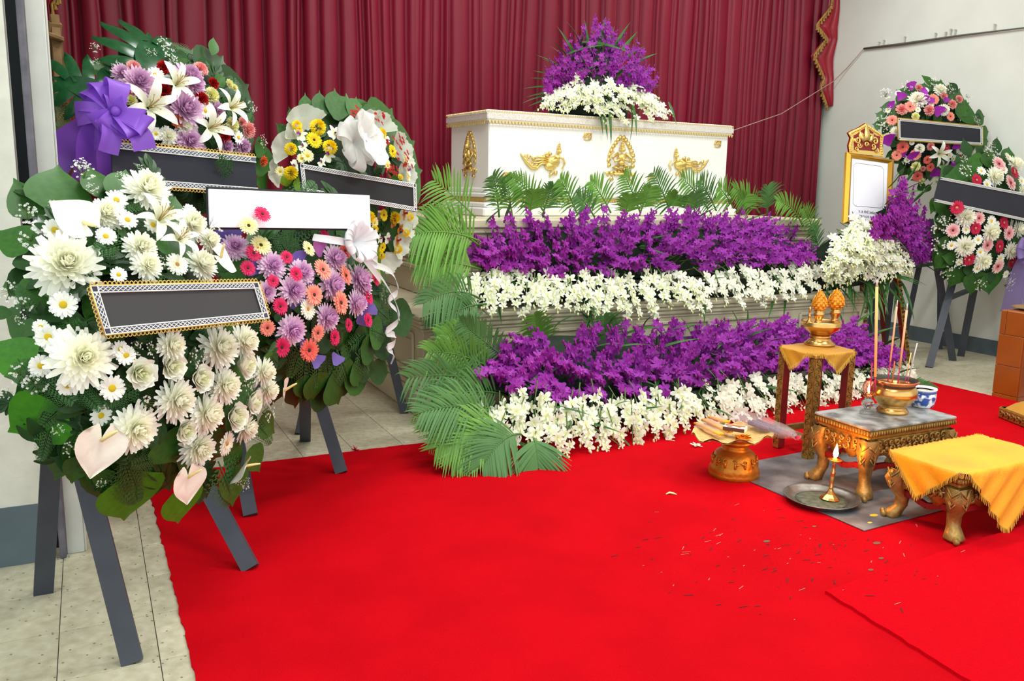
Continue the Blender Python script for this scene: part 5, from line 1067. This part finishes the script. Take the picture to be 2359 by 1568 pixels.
for s_, a0 in (((-.282, -.15), 0), ((-.26, -.182), 1)):
    for i in range(7):
        q = V((s_[0], s_[1]+.05*i, .04)) if a0 == 0 else V((s_[0]+.085*i, s_[1], .04)); nrm = RB @ (V((-1, 0, 0)) if a0 == 0 else V((0, -1, 0)))
        P = RB @ q+V((5.14, 3., 0)); spiral(mb, basis(P, nrm), .018, 1., .3, 1, 8)
        M = basis(P, nrm); mb.tube([M @ V((.02, -.02, 0)), M @ V((.03, .012, .003)), M @ V((.045, -.014, 0))], .004, 4)
tag(build('carving', mb, M_goldc, bs, True), kind='stuff')
mb = MB(); rows = []
for i in range(9):
    u = i/8*2-1; rows.append([V((5.14, 3., 0))+RB @ V((u*.275, v*.175, .075+.07*(1-u**4)*(1-v**4)+.0)) for v in [j/4-1 for j in range(9)]])
mb.grid(rows); build('cushion', mb, M_clothd, t, True)
# ------------------------------------------------------------------ zinc sheet and the altar table
t = MB(); t.prism([(2.73, 2.30), (3.76, 2.36), (3.74, 3.22), (2.70, 3.16)], .003, Matrix.Translation((0, 0, .008))); tag(build('zinc_sheet', t, M_zinc), 'scratched grey zinc sheet laid on the red carpet under the altar table', 'sheet')
Z0 = .011
def cab(mb, c, dx, dy, h, w0=.05, paw=True):
    """square cabriole leg: knee out, ankle in, foot out"""
    rows = []
    for z, o, w_ in ((h, .0, w0*1.25), (h*.8, .014, w0*1.35), (h*.62, .01, w0*1.05), (h*.42, -.006, w0*.78), (h*.24, -.004, w0*.74), (h*.14, .01, w0*.95), (h*.05, .02, w0*1.15), (0, .018, w0)):
        p = V((c[0]+dx*o, c[1]+dy*o, Z0+z)); rows.append([p+V((sx*w_/2, s_*w_/2, 0)) for sx, s_ in ((-1, -1), (0, -1.12), (1, -1), (1.12, 0), (1, 1), (0, 1.12), (-1, 1), (-1.12, 0))])
    mb.grid(rows, True); n = len(mb.v); mb.f.append(tuple(range(n-8, n))); mb.m.append(0)
    if paw:
        for k in (-1, 0, 1):
            mb.ell((c[0]+dx*.042+k*w0*.3*(dy != 0)*.8, c[1]+dy*.042+k*w0*.25*(dx != 0), Z0+.012), (.012, .014, .013), None, 6, 4)
def scrolls(mb, a, b, z, n_, r, rows_=1):
    a, b = V((*a, z)), V((*b, z)); L = (b-a).length; k = max(2, int(L/(r*2.1)))
    for i in range(k):
        for q in range(rows_):
            P = lerp(a, b, (i+.5+.5*(q % 2)*.5)/k)+V((0, 0, -r*1.8*q)); spiral(mb, basis(P, n_, None, 1, R.uniform(0, 6)), r*R.uniform(.9, 1.1), 1.25, .34, (-1)**i, 9)
            if q == 0: flame(mb, basis(P+V((0, 0, -r)), n_, None, 1, PI+(-1)**i*.6), r*1.6, r*.8, .006)
def carved_table(name, label, x0, x1, y0, y1, h, top_m, feet_m=M_goldc, cat='table', rot=0.):
    c = V(((x0+x1)/2, (y0+y1)/2, Z0)); t = thing(name, label, cat, c); A, B = x1-x0, y1-y0
    RZ_ = Matrix.Translation(c) @ Matrix.Rotation(rot, 4, 'Z'); P = lambda x, y, z: RZ_ @ V((x, y, z)); R3 = RZ_.to_3x3()
    mb = MB(); mb.cbox(P(0, 0, h-.006), (A, B, .012), R3, .003); build('tabletop', mb, top_m, t)
    mb = MB(); mb.cbox(P(0, 0, h-.026), (A-.008, B-.008, .028), R3, .006); mb.cbox(P(0, 0, h-.05), (A-.03, B-.03, .022), R3, .006); co = build('cornice', mb, M_gold, t)
    mb = MB()
    for s_ in (-1, 1):
        for k in range(int(A/.016)): mb.ell(P(-A/2+.012+.016*k, s_*(B/2-.002), h-.028), (.006, .005, .011), R3, 5, 4)
        for k in range(int(B/.016)): mb.ell(P(s_*(A/2-.002), -B/2+.012+.016*k, h-.028), (.005, .006, .011), R3, 5, 4)
    tag(build('lotus_beading', mb, M_goldc, co, True), kind='stuff')
    for s_ in (-1, 1):
        for ax in (0, 1):
            L = (A, B)[ax]-.04; mb = MB(); rows = []
            for i in range(15):
                u = i/14*2-1; d = .085+.03*abs(u)**3-.018*math.cos(u*PI*3)*(abs(u) < .8); o = s_*((B, A)[ax]/2-.024)
                q = (lambda z, e: P(u*L/2, o+s_*e, z)) if ax == 0 else (lambda z, e: P(o+s_*e, u*L/2, z)); rows.append([q(h-.06, 0), q(h-.06-d*.5, .012), q(h-.06-d, .002), q(h-.06-d, -.014)])
            mb.grid(rows); ap = build('apron', mb, M_gold, t, True); mb = MB()
            nn = R3 @ V((0, s_, 0) if ax == 0 else (s_, 0, 0)); aa, bb = (P(-L/2, s_*(B/2-.008), 0), P(L/2, s_*(B/2-.008), 0)) if ax == 0 else (P(s_*(A/2-.008), -L/2, 0), P(s_*(A/2-.008), L/2, 0))
            scrolls(mb, aa[:2], bb[:2], Z0+h-.078, nn, .017, 2); tag(build('scroll_carving', mb, M_goldc, ap, True), kind='stuff')
    fx, fy = A/2-.035, B/2-.035
    for sx in (-1, 1):
        for s_ in (-1, 1):
            mb = MB(); q = P(sx*fx, s_*fy, 0); dd = R3 @ V((sx, s_, 0)); cab(mb, (q.x, q.y), dd.x, dd.y, h-.06, .05); lg = build('leg', mb, feet_m, t, True); mb = MB()
            for e in ((sx, 0), (0, s_)):
                n_ = R3 @ V((*e, 0)); 
                for k in range(4): M = basis(q+n_*.034+dd*.012+V((0, 0, h*(.72-.06*k))), n_); mb.tube([M @ V((-.026+.003*k, .014, -.004)), M @ V((0, -.016, .003)), M @ V((.026-.003*k, .014, -.004))], .004, 4)
            tag(build('chevron_carving', mb, M_goldc, lg, True), kind='stuff')
    for (a, b) in (((-fx, -fy), (fx, -fy)), ((-fx, fy), (fx, fy)), ((-fx, -fy), (-fx, fy)), ((fx, -fy), (fx, fy))):
        mb = MB(); pts = [P(lerp(a[0], b[0], k/8), lerp(a[1], b[1], k/8), h*.38+.012*math.sin(k/8*PI*3)) for k in range(9)]
        for p, q in zip(pts, pts[1:]): mb.beam(p, q, .018, .024)
        build('stretcher', mb, M_redl, t)
    return t
M_ash = mat('ash_dusted_top', (104, 104, 104), .4, .2, noise=(11, (172, 174, 172), .12), vor=(20, (196, 198, 196), .07))
carved_table('altar_table', 'low carved gold altar table with an ash-dusted grey top', 3.0, 3.56, 2.545, 2.87, .325, M_ash)
st = carved_table('carved_stool', 'carved gold stool with lion-paw legs under a bright yellow cloth', 2.955, 3.52, 2.075, 2.395, .27, M_gold, cat='stool', rot=.03)
def drape(name, label, ctr, hx, hy, z, rot, cl, cw, trot, m, fr_, sag=.012):
    """cloth cl x cw turned by rot, lying on a top of half sizes hx, hy (turned by trot), its overhang falling straight down with folds"""
    n1, n2 = 36, 30; Rc = Matrix.Rotation(rot, 2); Rt = Matrix.Rotation(trot, 2)
    def mp(u, v):
        p = Rc @ V((u*cl/2, v*cw/2)); q = V((max(-hx, min(hx, p.x)), max(-hy, min(hy, p.y)))); d = p-q; l = d.length; o = V((0, 0))
        if l > 1e-6: o = d/l*(.012+.03*l+.012*math.sin(14*(p.x-p.y)/.3)*min(1, l*9))
        w_ = Rt @ (q+o); k = max(0, l-.012); zz_ = z-k*.97+.002*math.sin(u*5)*math.cos(v*4)-(0 if l > 0 else 0)
        return V((ctr[0]+w_.x, ctr[1]+w_.y, max(zz_, .03)))
    G = [[mp(i/n1*2-1, j/n2*2-1) for j in range(n2+1)] for i in range(n1+1)]
    mb = MB(); mb.grid(G); o = tag(build(name, mb, m, None, True), label, 'cloth'); mb = MB(); E_ = [G[i][0] for i in range(n1)]+[G[n1][j] for j in range(n2)]+[G[n1-i][n2] for i in range(n1)]+[G[0][n2-j] for j in range(n2)]
    cc = V((ctr[0], ctr[1], 0))
    for i, p in enumerate(E_):
        q = E_[(i+1) % len(E_)]
        for k in range(4):
            a = lerp(p, q, k/4); out = (a-cc); out.z = 0; out.normalize(); tip = a+V((0, 0, -fr_))+out*.003+V((R.uniform(-.003, .003), R.uniform(-.003, .003), 0)); s_ = (q-p).normalized()*.0022
            if tip.z < .012: tip.z = .012
            mb.add([a-s_+V((0, 0, .004)), a+s_+V((0, 0, .004)), tip+s_*.5, tip-s_*.5], [(0, 1, 2, 3)])
    tag(build('fringe', mb, M_fringe, o), kind='stuff'); return o
drape('gold_cloth', 'bright yellow fringed cloth hanging over the carved stool', (3.245, 2.235), .285, .165, .292, .74, .64, .64, .03, M_cloth, .02)
# ------------------------------------------------------------------ tall stand
t = thing('tall_stand', 'tall slim red and gold patterned stand under an antique gold cloth', 'stand', (3.345, 3.205, .006))
for sx in (-1, 1):
    for s_ in (-1, 1):
        x, y = 3.34+sx*.115, 3.21+s_*.105; mb = MB(); mb.beam((x, y, .012), (x, y, .53), .042, .042, V((0, 1, 0))); lg = build('leg', mb, M_redl, t); mb = MB(); mc = MB()
        for nx, ny in ((sx, 0), (0, s_)):
            mb.box((x+nx*.0215, y+ny*.0215, .27), (.003 if nx else .04, .003 if ny else .04, .518)); n_ = V((nx, ny, 0))
            for k in range(13): Q = V((x+nx*.0228, y+ny*.0228, .035+.04*k)); M = basis(Q, n_); spiral(mc, basis(Q, n_, None, 1, PI*k), .0155, 1.15, .17, (-1)**k, 9); mc.tube([M @ V((-.014*(-1)**k, -.004, 0)), M @ V((-.012*(-1)**k, .016, 0)), M @ V((.008*(-1)**k, .026, 0)), M @ V((.016*(-1)**k, .036, 0))], [.002, .003, .003, .001], 4)
        build('gold_face', mb, M_gold, lg); tag(build('scroll_carving', mc, M_goldd, lg, True), kind='stuff')
for a, b in (((-1, -1), (1, -1)), ((1, -1), (1, 1)), ((-1, -1), (-1, 1)), ((-1, 1), (1, 1))):
    mb = MB(); mb.beam((3.34+a[0]*.115, 3.21+a[1]*.105, .11), (3.34+b[0]*.115, 3.21+b[1]*.105, .11), .022, .03); build('stretcher', mb, M_goldc, t)
mb = MB(); mb.cbox((3.34, 3.21, .54), (.285, .265, .02)); build('top', mb, M_gold, t)
drape('gold_cloth', 'antique gold fringed cloth with pointed corners on the tall slim stand', (3.34, 3.21), .148, .138, .553, PI/4, .35, .35, 0, M_clothd, .02)
BX = at_z(1888, 793, .556)
t = thing('brass_candle_bowl', 'polished brass footed bowl holding two small vases on the tall stand', 'bowl', BX)
mb = MB(); mb.lathe([(.078, 0), (.08, .008), (.06, .022), (.05, .038), (.058, .046), (.05, .052)], BX, 28); build('foot', mb, M_brass, t, True)
mb = MB(); mb.lathe([(.045, .05), (.06, .062), (.085, .082), (.1, .098), (.104, .104), (.1, .108), (.104, .122), (.1, .128), (.09, .124), (.05, .115), (.01, .112)], BX, 30); build('bowl', mb, M_brass, t, True)
for k, (px, py) in enumerate(((1885, 744), (1922, 744))):
    b = at_y(px, py, BX.y-.01+.02*k); b.z = BX.z+.114; vs = thing('bud_vase', ('left' if not k else 'right')+' brass vase with an orange gold flame-shaped bud in the candle bowl', 'vase', b)
    mb = MB(); mb.lathe([(.026, 0), (.02, .008), (.016, .02), (.026, .04), (.03, .055), (.024, .062), (.028, .068), (.022, .07)], b, 18); build('vase', mb, M_brass, vs, True); mb = MB(); kk = 1+.15*k; c = b+V((0, 0, .065))
    mb.lathe([(.01, 0), (.03, .012), (.038, .032), (.032, .058), (.018, .08), (.006, .1), (.002, .115)], c, 16, kk, kk); bd = build('bud', mb, mat('orange_gold_bud', (206, 124, 18), .4, .5), vs, True); mb = MB()
    for r_ in range(8):
        z = .008+.0115*r_; q = interp(z, (0, .012, .032, .058, .08, .1), (.012, .03, .038, .032, .018, .006))*kk
        for j in range(10-(r_ > 4)*3): a = 2*PI*(j+.5*(r_ % 2))/(10-(r_ > 4)*3); n_ = V((math.cos(a), math.sin(a), .3)); flame(mb, basis(c+V((q*math.cos(a), q*math.sin(a), z-.002)), n_), .02, .014, .004)
    tag(build('petal_scales', mb, mat('orange_gold_petals', (226, 150, 34), .4, .4) if k == 0 else bpy.data.materials['orange_gold_petals'], bd, False), kind='stuff')
b = at_y(1864, 740, BX.y); b.z = BX.z+.116; mb = MB(); mb.lathe([(.018, 0), (.02, .006), (.008, .018), (.006, .035), (.01, .04), (.005, .046), (.006, .07), (.009, .074), (.003, .088)], b, 12); tag(build('brass_holder', mb, M_brass, None, True), 'tiny turned brass stick holder at the rim of the candle bowl', 'holder')
# ------------------------------------------------------------------ on the altar table
ZT = Z0+.325
def glass(n, c, rough=.02):
    m = bpy.data.materials.new(n); m.use_nodes = True; b = m.node_tree.nodes['Principled BSDF']; b.inputs['Base Color'].default_value = lin(c); b.inputs['Transmission Weight'].default_value = 1; b.inputs['Roughness'].default_value = rough; b.inputs['IOR'].default_value = 1.3; return m
P = at_z(2055, 949, ZT); t = thing('incense_pot', 'round brass incense pot with a copper rim on the low altar table', 'pot', P)
mb = MB(); mb.lathe([(.068, 0), (.072, .01), (.062, .022), (.056, .03), (.074, .046), (.1, .078), (.104, .098), (.096, .122), (.084, .134)], P, 36); build('body', mb, M_brass, t, True)
mb = MB(); mb.lathe([(.082, .132), (.094, .142), (.106, .152), (.106, .158), (.1, .159)], P, 36, caps=False); build('rim', mb, M_copper, t, True)
mb = MB(); mb.lathe([(.1, .1585), (.091, .148), (.088, .122)], P, 36); mb.f = [f for f in mb.f if len(f) == 4]; mb.m = mb.m[:len(mb.f)]; build('dark_inside', mb, mat('dark_brass', (74, 70, 64), .5, .4), t, True)  # inner wall below the rim, coloured dark grey all round
mb = MB(); mb.lathe([(.001, .121), (.088, .12), (.09, .125)], P, 28); build('ash', mb, mat('ash', (60, 56, 52), .95, noise=(60, (40, 36, 34), .2)), t, True)
M_in = mat('pale_incense', (244, 196, 120), .8); M_in2 = mat('pink_incense', (240, 176, 140), .8); M_mg = mat('magenta_stick', (186, 24, 92), .7); M_or = mat('orange_stick', (196, 96, 40), .7); M_ashl = mat('burnt_ash_tip', (196, 190, 184), .9)
for px0, py0, px1, py1, r_, m, lab, sp_ in ((2020, 660, 2016, 884, .0065, M_in, 'thickest and tallest pale incense stick standing in the brass pot', .86), (2066, 706, 2045, 882, .0042, M_in2, 'long leaning orange-tan incense stick with a wine red stem in the pot', .66), (2089, 714, 2068, 885, .0052, M_in2, 'long peach incense stick with a magenta stem leaning right in the pot', .74), (2113, 790, 2092, 876, .0028, M_ashl, 'short burnt incense stick leaning farthest right in the pot', .7), (2099, 812, 2086, 874, .0025, M_in, 'short thin incense stick beside the leaning burnt one', .6), (2009, 836, 2006, 884, .0028, M_mg, 'thin short magenta stick stub left in the pot', .99), (2061, 832, 2055, 884, .003, M_or, 'short orange stick stub in the middle of the pot', .99)):
    a, b = at_y(px0, py0, P.y+.0), at_y(px1, py1, P.y-.005); b = a+(b-a)*((P.z+.115-a.z)/(b.z-a.z)); s_ = thing('incense_stick', lab, 'incense', b); q = lerp(a, b, sp_)
    mb = MB(); mb.tube([a, q], r_, 7); build('incense', mb, m, s_, True); mb = MB(); mb.tube([q, b], r_*.6, 6); build('stem', mb, M_mg if m is not M_or else M_or, s_, True)
    if m in (M_in, M_in2) and sp_ > .65: mb = MB(); mb.tube([a, a+(a-b).normalized()*.03], [r_*.9, r_*.5], 6); build('ash_tip', mb, M_ashl, s_, True)
P = at_z(2124, 936, ZT); t = thing('ceramic_pot', 'white porcelain pot painted with blue clouds beside the brass incense pot', 'pot', P)
m = mat('blue_white_porcelain', (238, 242, 244), .15, noise=(34, (44, 80, 160), .06)); mb = MB()
mb.lathe([(.04, 0), (.048, .004), (.056, .02), (.058, .05), (.057, .072)], P, 30); build('body', mb, m, t, True)
mb = MB(); mb.lathe([(.057, .072), (.0585, .074), (.0585, .08), (.057, .082)], P, 30); build('blue_band', mb, mat('cobalt_glaze', (60, 92, 170), .15), t, True)
mb = MB(); mb.lathe([(.057, .082), (.061, .088), (.06, .093), (.053, .092), (.051, .07), (.05, .06)], P, 30); build('rim', mb, mat('porcelain', (240, 244, 244), .15), t, True)
mb = MB(); mb.lathe([(.001, .083), (.051, .081), (.051, .078)], P, 20); build('sand', mb, mat('sand_fill', (190, 180, 160), .95, noise=(120, (140, 130, 110), .2)), t, True)
M_fl = mat('flame', (255, 214, 130), .5, emit=((255, 190, 96), 20)); M_fl2 = mat('candle_flame', (255, 200, 110), .5, emit=((255, 150, 50), 420)); M_gl = glass('clear_glass', (240, 246, 242)); M_pg = glass('rosy_glass', (255, 218, 206))
P = at_z(1997, 952, ZT); t = thing('oil_lamp', 'small glass oil lamp burning beside the brass incense pot', 'lamp', P)
mb = MB(); mb.lathe([(.03, 0), (.034, .004), (.03, .012), (.012, .022), (.02, .032), (.03, .046), (.026, .06), (.016, .07), (.016, .078)], P, 20); build('font', mb, M_gl, t, True)
mb = MB(); mb.lathe([(.017, .076), (.02, .08), (.02, .092), (.014, .098), (.005, .1)], P, 16); bu = build('burner', mb, M_copper, t, True)
mb = MB(); mb.tube([P+V((.02, -.004, .086)), P+V((.036, -.006, .088))], .0025, 6); mb.ell(P+V((.04, -.006, .088)), (.004, .008, .008)); build('wick_knob', mb, M_brass, bu, True)
mb = MB(); mb.lathe([(.017, .092), (.026, .11), (.029, .125), (.026, .142), (.018, .156), (.02, .166), (.0185, .166), (.0165, .156), (.0245, .142), (.0275, .125), (.0245, .11), (.0155, .092)], P, 22, caps=False); build('chimney', mb, M_pg, t, True)
mb = MB(); mb.lathe([(.002, .1), (.006, .106), (.007, .116), (.004, .128), (.001, .138)], P, 12); build('flame', mb, M_fl, t, True)
# ------------------------------------------------------------------ tin tray, candle stick
P = at_z(1893, 1146, .026); t = thing('tin_tray', 'dull round tin tray smeared with old wax on the zinc sheet', 'tray', P); P.z = .012; c = P
mb = MB(); mb.lathe([(.02, .004), (.1, .004), (.132, .006), (.145, .018), (.158, .024), (.162, .024), (.16, .021), (.147, .014), (.136, .0), (.1, .0), (.02, .0)], c, 44); build('dish', mb, M_silver, t, True)
mb = MB(); mb.lathe([(.001, .006), (.09, .0058), (.118, .0045)], c, 30); build('wax_residue', mb, mat('old_wax', (112, 112, 84), .5, noise=(34, (70, 70, 56), .15), bump=(70, .5)), t, True)
P = at_z(1911, 1148, .02); P.z = .0185; t = thing('candlestick', 'slender brass candlestick with a burning candle stub on the tin tray', 'candlestick', P); lean = Matrix.Rotation(.07, 3, 'Y')
mb = MB(); mb.lathe([(.042, 0), (.044, .003), (.036, .012), (.022, .024), (.012, .038), (.009, .046)], P, 10, M=lean); build('foot', mb, M_brass, t)
mb = MB(); mb.lathe([(.008, .044), (.011, .05), (.008, .056), (.0085, .1), (.011, .106), (.009, .112), (.012, .118), (.008, .124), (.0065, .16), (.01, .166), (.006, .17)], P, 14, M=lean); build('stem', mb, M_brass, t, True)
mb = MB(); mb.lathe([(.006, .168), (.02, .17), (.03, .176), (.031, .179), (.018, .176), (.004, .175)], P, 20, M=lean); build('drip_pan', mb, M_brass, t, True)
mb = MB(); mb.lathe([(.011, .174), (.01, .182), (.006, .187), (.001, .188)], P, 12, M=lean); build('candle_stub', mb, mat('yellow_wax', (250, 180, 60), .4, emit=((255, 150, 40), .6)), t, True)
mb = MB(); mb.lathe([(.002, .187), (.009, .196), (.011, .207), (.008, .224), (.003, .24), (.0008, .25)], P, 14, M=lean); build('flame', mb, M_fl2, t, True)
# ------------------------------------------------------------------ gold offering pedestal and what lies on it
P = at_z(1690, 1093, .006); k = pxm(57, P); t = thing('offering_pedestal', 'gold footed offering tray with relief figures standing on the red carpet', 'tray', P); HT = .205
prof = [(1., 0), (1.02, .02), (.98, .03), (1.0, .035), (.93, .05), (.9, .06), (.86, .09), (.76, .115), (.58, .128), (.5, .134), (.54, .14), (.48, .148), (.5, .153), (.68, .165), (.78, .172), (.66, .18), (.56, .19), (.6, .198)]
mb = MB(); mb.lathe([(r*k, z) for r, z in prof], P, 36); bd = build('body', mb, mat('orange_gold_cast', (206, 138, 40), .38, .65, noise=(22, (160, 96, 22), .3), bump=(60, .25)), t, True); mb = MB()
for j in range(14):
    a = 2*PI*j/14; n_ = V((math.cos(a), math.sin(a), .4)); Q = P+V((.885*k*math.cos(a), .885*k*math.sin(a), .078)); spiral(mb, basis(Q+V((0, 0, .014)), n_, None, 1, j), .013, 1.2, .3, (-1)**j, 9); mb.ell(Q+V((0, 0, -.006)), (.008, .008, .016), None, 6, 4); flame(mb, basis(Q, n_, None, 1, (-1)**j*1.2), .028, .014, .006)
tag(build('relief', mb, bd.data.materials[0], bd, True), kind='stuff')
PC = P+V((-.02, 0, HT)); mb = MB(); rows = []
for q in range(6):
    r_ = .02+.98*q/5; rows.append([PC+V((.215*r_*math.cos(a)+.0, .15*r_*math.sin(a)+.0, -.004+.03*max(0, r_-.55)**1.0+.012*(q == 5)*math.sin(a*9)+.004*math.sin(a*5)*r_)) for a in [2*PI*i/48 for i in range(48)]])
mb.grid(rows, True); mb.grid([[p-V((0, 0, .006)) for p in r] for r in rows], True); build('lace_lined_plate', mb, mat('gold_lace_lining', (226, 190, 122), .7, noise=(60, (196, 150, 84), .2), bump=(90, .6)), t, True)
ZP = PC.z+.012
def onp(px, py, dz=0.): return at_z(px, py, ZP+dz)
M_pk = mat('yellow_candle_pack', (250, 186, 30), .35, noise=(30, (232, 150, 14), .2)); M_wr = mat('clear_wrapper', (236, 206, 200), .15, alpha=.3)
for lab, a, b, wv in (('yellow candle pack lying nearest the left rim of the gold tray', (1604, 974), (1662, 1000), .03), ('yellow candle pack in printed wrapper beside the matchbox', (1622, 966), (1682, 994), .034), ('orange yellow candle pack farthest back on the gold tray', (1634, 960), (1678, 972), .03)):
    A, B = onp(*a, .012), onp(*b, .012); s_ = thing('candle_pack', lab, 'candles', A); d = (B-A).normalized(); n_ = V((-d.y, d.x, 0))
    for j in (-1, 0, 1): mb = MB(); mb.tube([A+n_*j*wv*.33, B+n_*j*wv*.33], wv*.19, 7); build('candle', mb, M_pk, s_, True)
    mb = MB(); mb.beam(A+d*.02+V((0, 0, .001)), A+d*(B-A).length*.8+V((0, 0, .001)), wv*1.12, .016); build('wrapper', mb, M_wr, s_)
A = onp(1693, 986, .03); s_ = thing('matchbox', 'open white matchbox with an orange label on the gold tray', 'matchbox', A-V((0, 0, .009))); RM = Matrix.Rotation(-.95, 3, 'Z')
mb = MB(); mb.cbox(A, (.1, .058, .018), RM, .001); build('sleeve', mb, mat('dark_striker_side', (96, 52, 36), .7), s_); mb = MB(); mb.box(A+V((0, 0, .0095)), (.1, .058, .001), RM); mb.box(A+RM @ V((.0505, 0, 0)), (.002, .056, .017), RM); build('card_face', mb, mat('white_card', (250, 244, 226), .5), s_)
mb = MB(); mb.box(A+RM @ V((.0, .012, .0105)), (.09, .02, .001), RM); build('label', mb, mat('orange_label', (226, 110, 40), .5), s_); mb = MB(); mb.box(A+RM @ V((-.01, -.002, .0105)), (.08, .004, .001), RM); mb.box(A+RM @ V((-.022, -.018, .0105)), (.026, .008, .001), RM); mb.box(A+RM @ V((.024, -.018, .0105)), (.012, .006, .001), RM); build('print', mb, mat('green_black_print', (44, 54, 44), .5), s_)
s_ = thing('incense_bag', 'clear plastic bag of purple incense bundles lying across the gold tray', 'bag', onp(1760, 985)); A, B = onp(1690, 955, .03), onp(1838, 1008, .0)+V((0, 0, .0)); d = (B-A).normalized(); n_ = V((-d.y, d.x, 0)).normalized(); up = d.cross(n_); up = up if up.z > 0 else -up
for j, (u0, u1, off) in enumerate(((.3, .62, -.028), (.32, .66, .0), (.62, .86, -.016), (.3, .6, .026), (.64, .9, .012))):
    mb = MB()
    for q in range(9): o = n_*(off+R.uniform(-.012, .012))+up*R.uniform(-.008, .01); mb.tube([lerp(A, B, u0)+o, lerp(A, B, u1)+o*.9], .0035, 5)
    build('incense_bundle', mb, mat('purple_incense', (104, 44, 98), .8, noise=(50, (90, 44, 90), .2)) if j == 0 else bpy.data.materials['purple_incense'], s_, True)
mb = MB(); rows = []
for q in range(19):
    u = q/18; r_ = interp(u, (0, .08, .3, .6, .8, .9, .95, 1), (.03, .056, .06, .056, .05, .036, .018, .026)); rows.append([lerp(A, B, u)+n_*(r_*1.15*math.cos(a)*(1+.07*math.sin(u*40+i*2.3)))+up*(r_*.55*math.sin(a)*(1+.14*math.sin(u*31+i*1.7))+.004) for i, a in enumerate([2*PI*j/18 for j in range(18)])])
mb.grid(rows, True); build('plastic_film', mb, mat('clear_crinkled_film', (232, 218, 214), .18, alpha=.2, spec=.8, bump=(60, .5)), s_, True)
mb = MB(); e = B+(B-A)*.02
for q in range(8): a = q*.8; mb.tube([lerp(A, B, .95), e+n_*(.01*math.cos(a))+up*.01*math.sin(a)], .002, 4)
build('stick_ends', mb, M_mg, s_, True)
mb = MB(); c = onp(1712, 1010, .0)
for q in range(22): mb.add([c+V((R.uniform(-.05, .05), R.uniform(-.02, .02), R.uniform(-.008, .022))) for _ in range(4)], [(0, 1, 2), (0, 2, 3)])
tag(build('gold_foil', mb, mat('crumpled_gold_foil', (226, 140, 40), .25, .7)), 'crumpled scrap of gold foil at the front rim of the gold tray', 'foil')
# ------------------------------------------------------------------ bits on the carpet
for (px, py), s_, ml, lab in (((1604, 1026), .036, 'w', 'fallen white orchid blossom lying alone on the carpet left of the gold tray'), ((1624, 1012), .036, 'w', 'fallen white orchid blossom on the carpet touching the edge of the bank'), ((1945, 955), .03, 'w', 'fallen white orchid blossom between the tall stand and the altar table')):
    if py > 1000: o = put('fallen_orchid', ORC[ml][0], None, basis(at_z(px, py, .012), (R.uniform(-.3, .3), -.2, 1), None, s_, R.uniform(0, 6))); tag(o, lab, 'flower', kind='thing')
mb = MB(); c = at_z(1546, 1138, .01); mb.tube([c+V((-.02, .01, 0)), c+V((.0, .012, .004)), c+V((.014, 0, .002)), c+V((.022, -.012, 0))], [.003, .005, .005, .002], 5); tag(build('fallen_bud', mb, C_bud, None, True), 'curled yellow bud fallen on the red carpet in front of the gold tray', 'flower')
mb = MB(); c = at_z(818, 1036, .01)
for q in range(7): a = q*.9; mb.tube([c, c+V((.025*math.cos(a), .018*math.sin(a), .012*(q % 3)))], [.004, .001], 4)
tag(build('fallen_petals', mb, P_crim, None, True), 'tiny crumpled pink petal on the far carpet edge near the easel foot', 'flower')
mb = MB(); r9 = random.Random(77)
for q in range(150):
    px, py = r9.gauss(1830, 190), r9.gauss(1265, 62); c = at_z(px, py, .0075)
    if py < 1165 and px > 1700 or px > 2250 or px < 1380: continue
    if c.x > 2.72 and 2.28 < c.y: continue
    a = r9.uniform(-.5, .9); l = r9.choice((.004, .006, .01, .016)); d = V((math.cos(a), math.sin(a), 0))*l; s_ = V((-d.y, d.x, 0)).normalized()*.0018; mb.mi = r9.choice((0, 0, 0, 1)); zz_ = V((0, 0, .011 if (c.x > 2.15 and c.y < 2.0) else .0))
    mb.add([c-d-s_+zz_, c+d-s_+zz_, c+d+s_+zz_, c-d+s_+zz_], [(0, 1, 2, 3)])
o = build('carpet_litter', mb, [mat('burnt_match_bits', (70, 8, 10), .9), mat('pale_crumbs', (214, 90, 84), .9)]); tag(o, 'scatter of burnt match bits and crumbs on the carpet before the tin tray', 'litter', kind='stuff')
mb = MB()
for px, py, r_ in ((1766, 1246, .016), (2020, 1250, .018), (2030, 1285, .012), (2006, 1312, .012), (1876, 1212, .01)):
    c = at_z(px, py, .0075); mb.lathe([(r_, 0), (r_*.8, .0008), (.001, .001)], c, 10, 1, .6)
tag(build('wax_drips', mb, mat('brown_wax', (112, 70, 44), .6), None), 'flat brown wax drips dotted on the carpet before the zinc sheet', 'wax', kind='stuff')
mb = MB()
for px, py, r_ in ((2013, 1186, .018), (2004, 1203, .01)): mb.lathe([(r_, 0), (r_*.7, .001), (.001, .0012)], at_z(px, py, .0112), 9, 1.2, .7)
tag(build('yellow_wax', mb, mat('yellow_wax_spot', (222, 180, 40), .5), None), 'yellow wax spots on the zinc sheet between the tray and the stool', 'wax', kind='stuff')
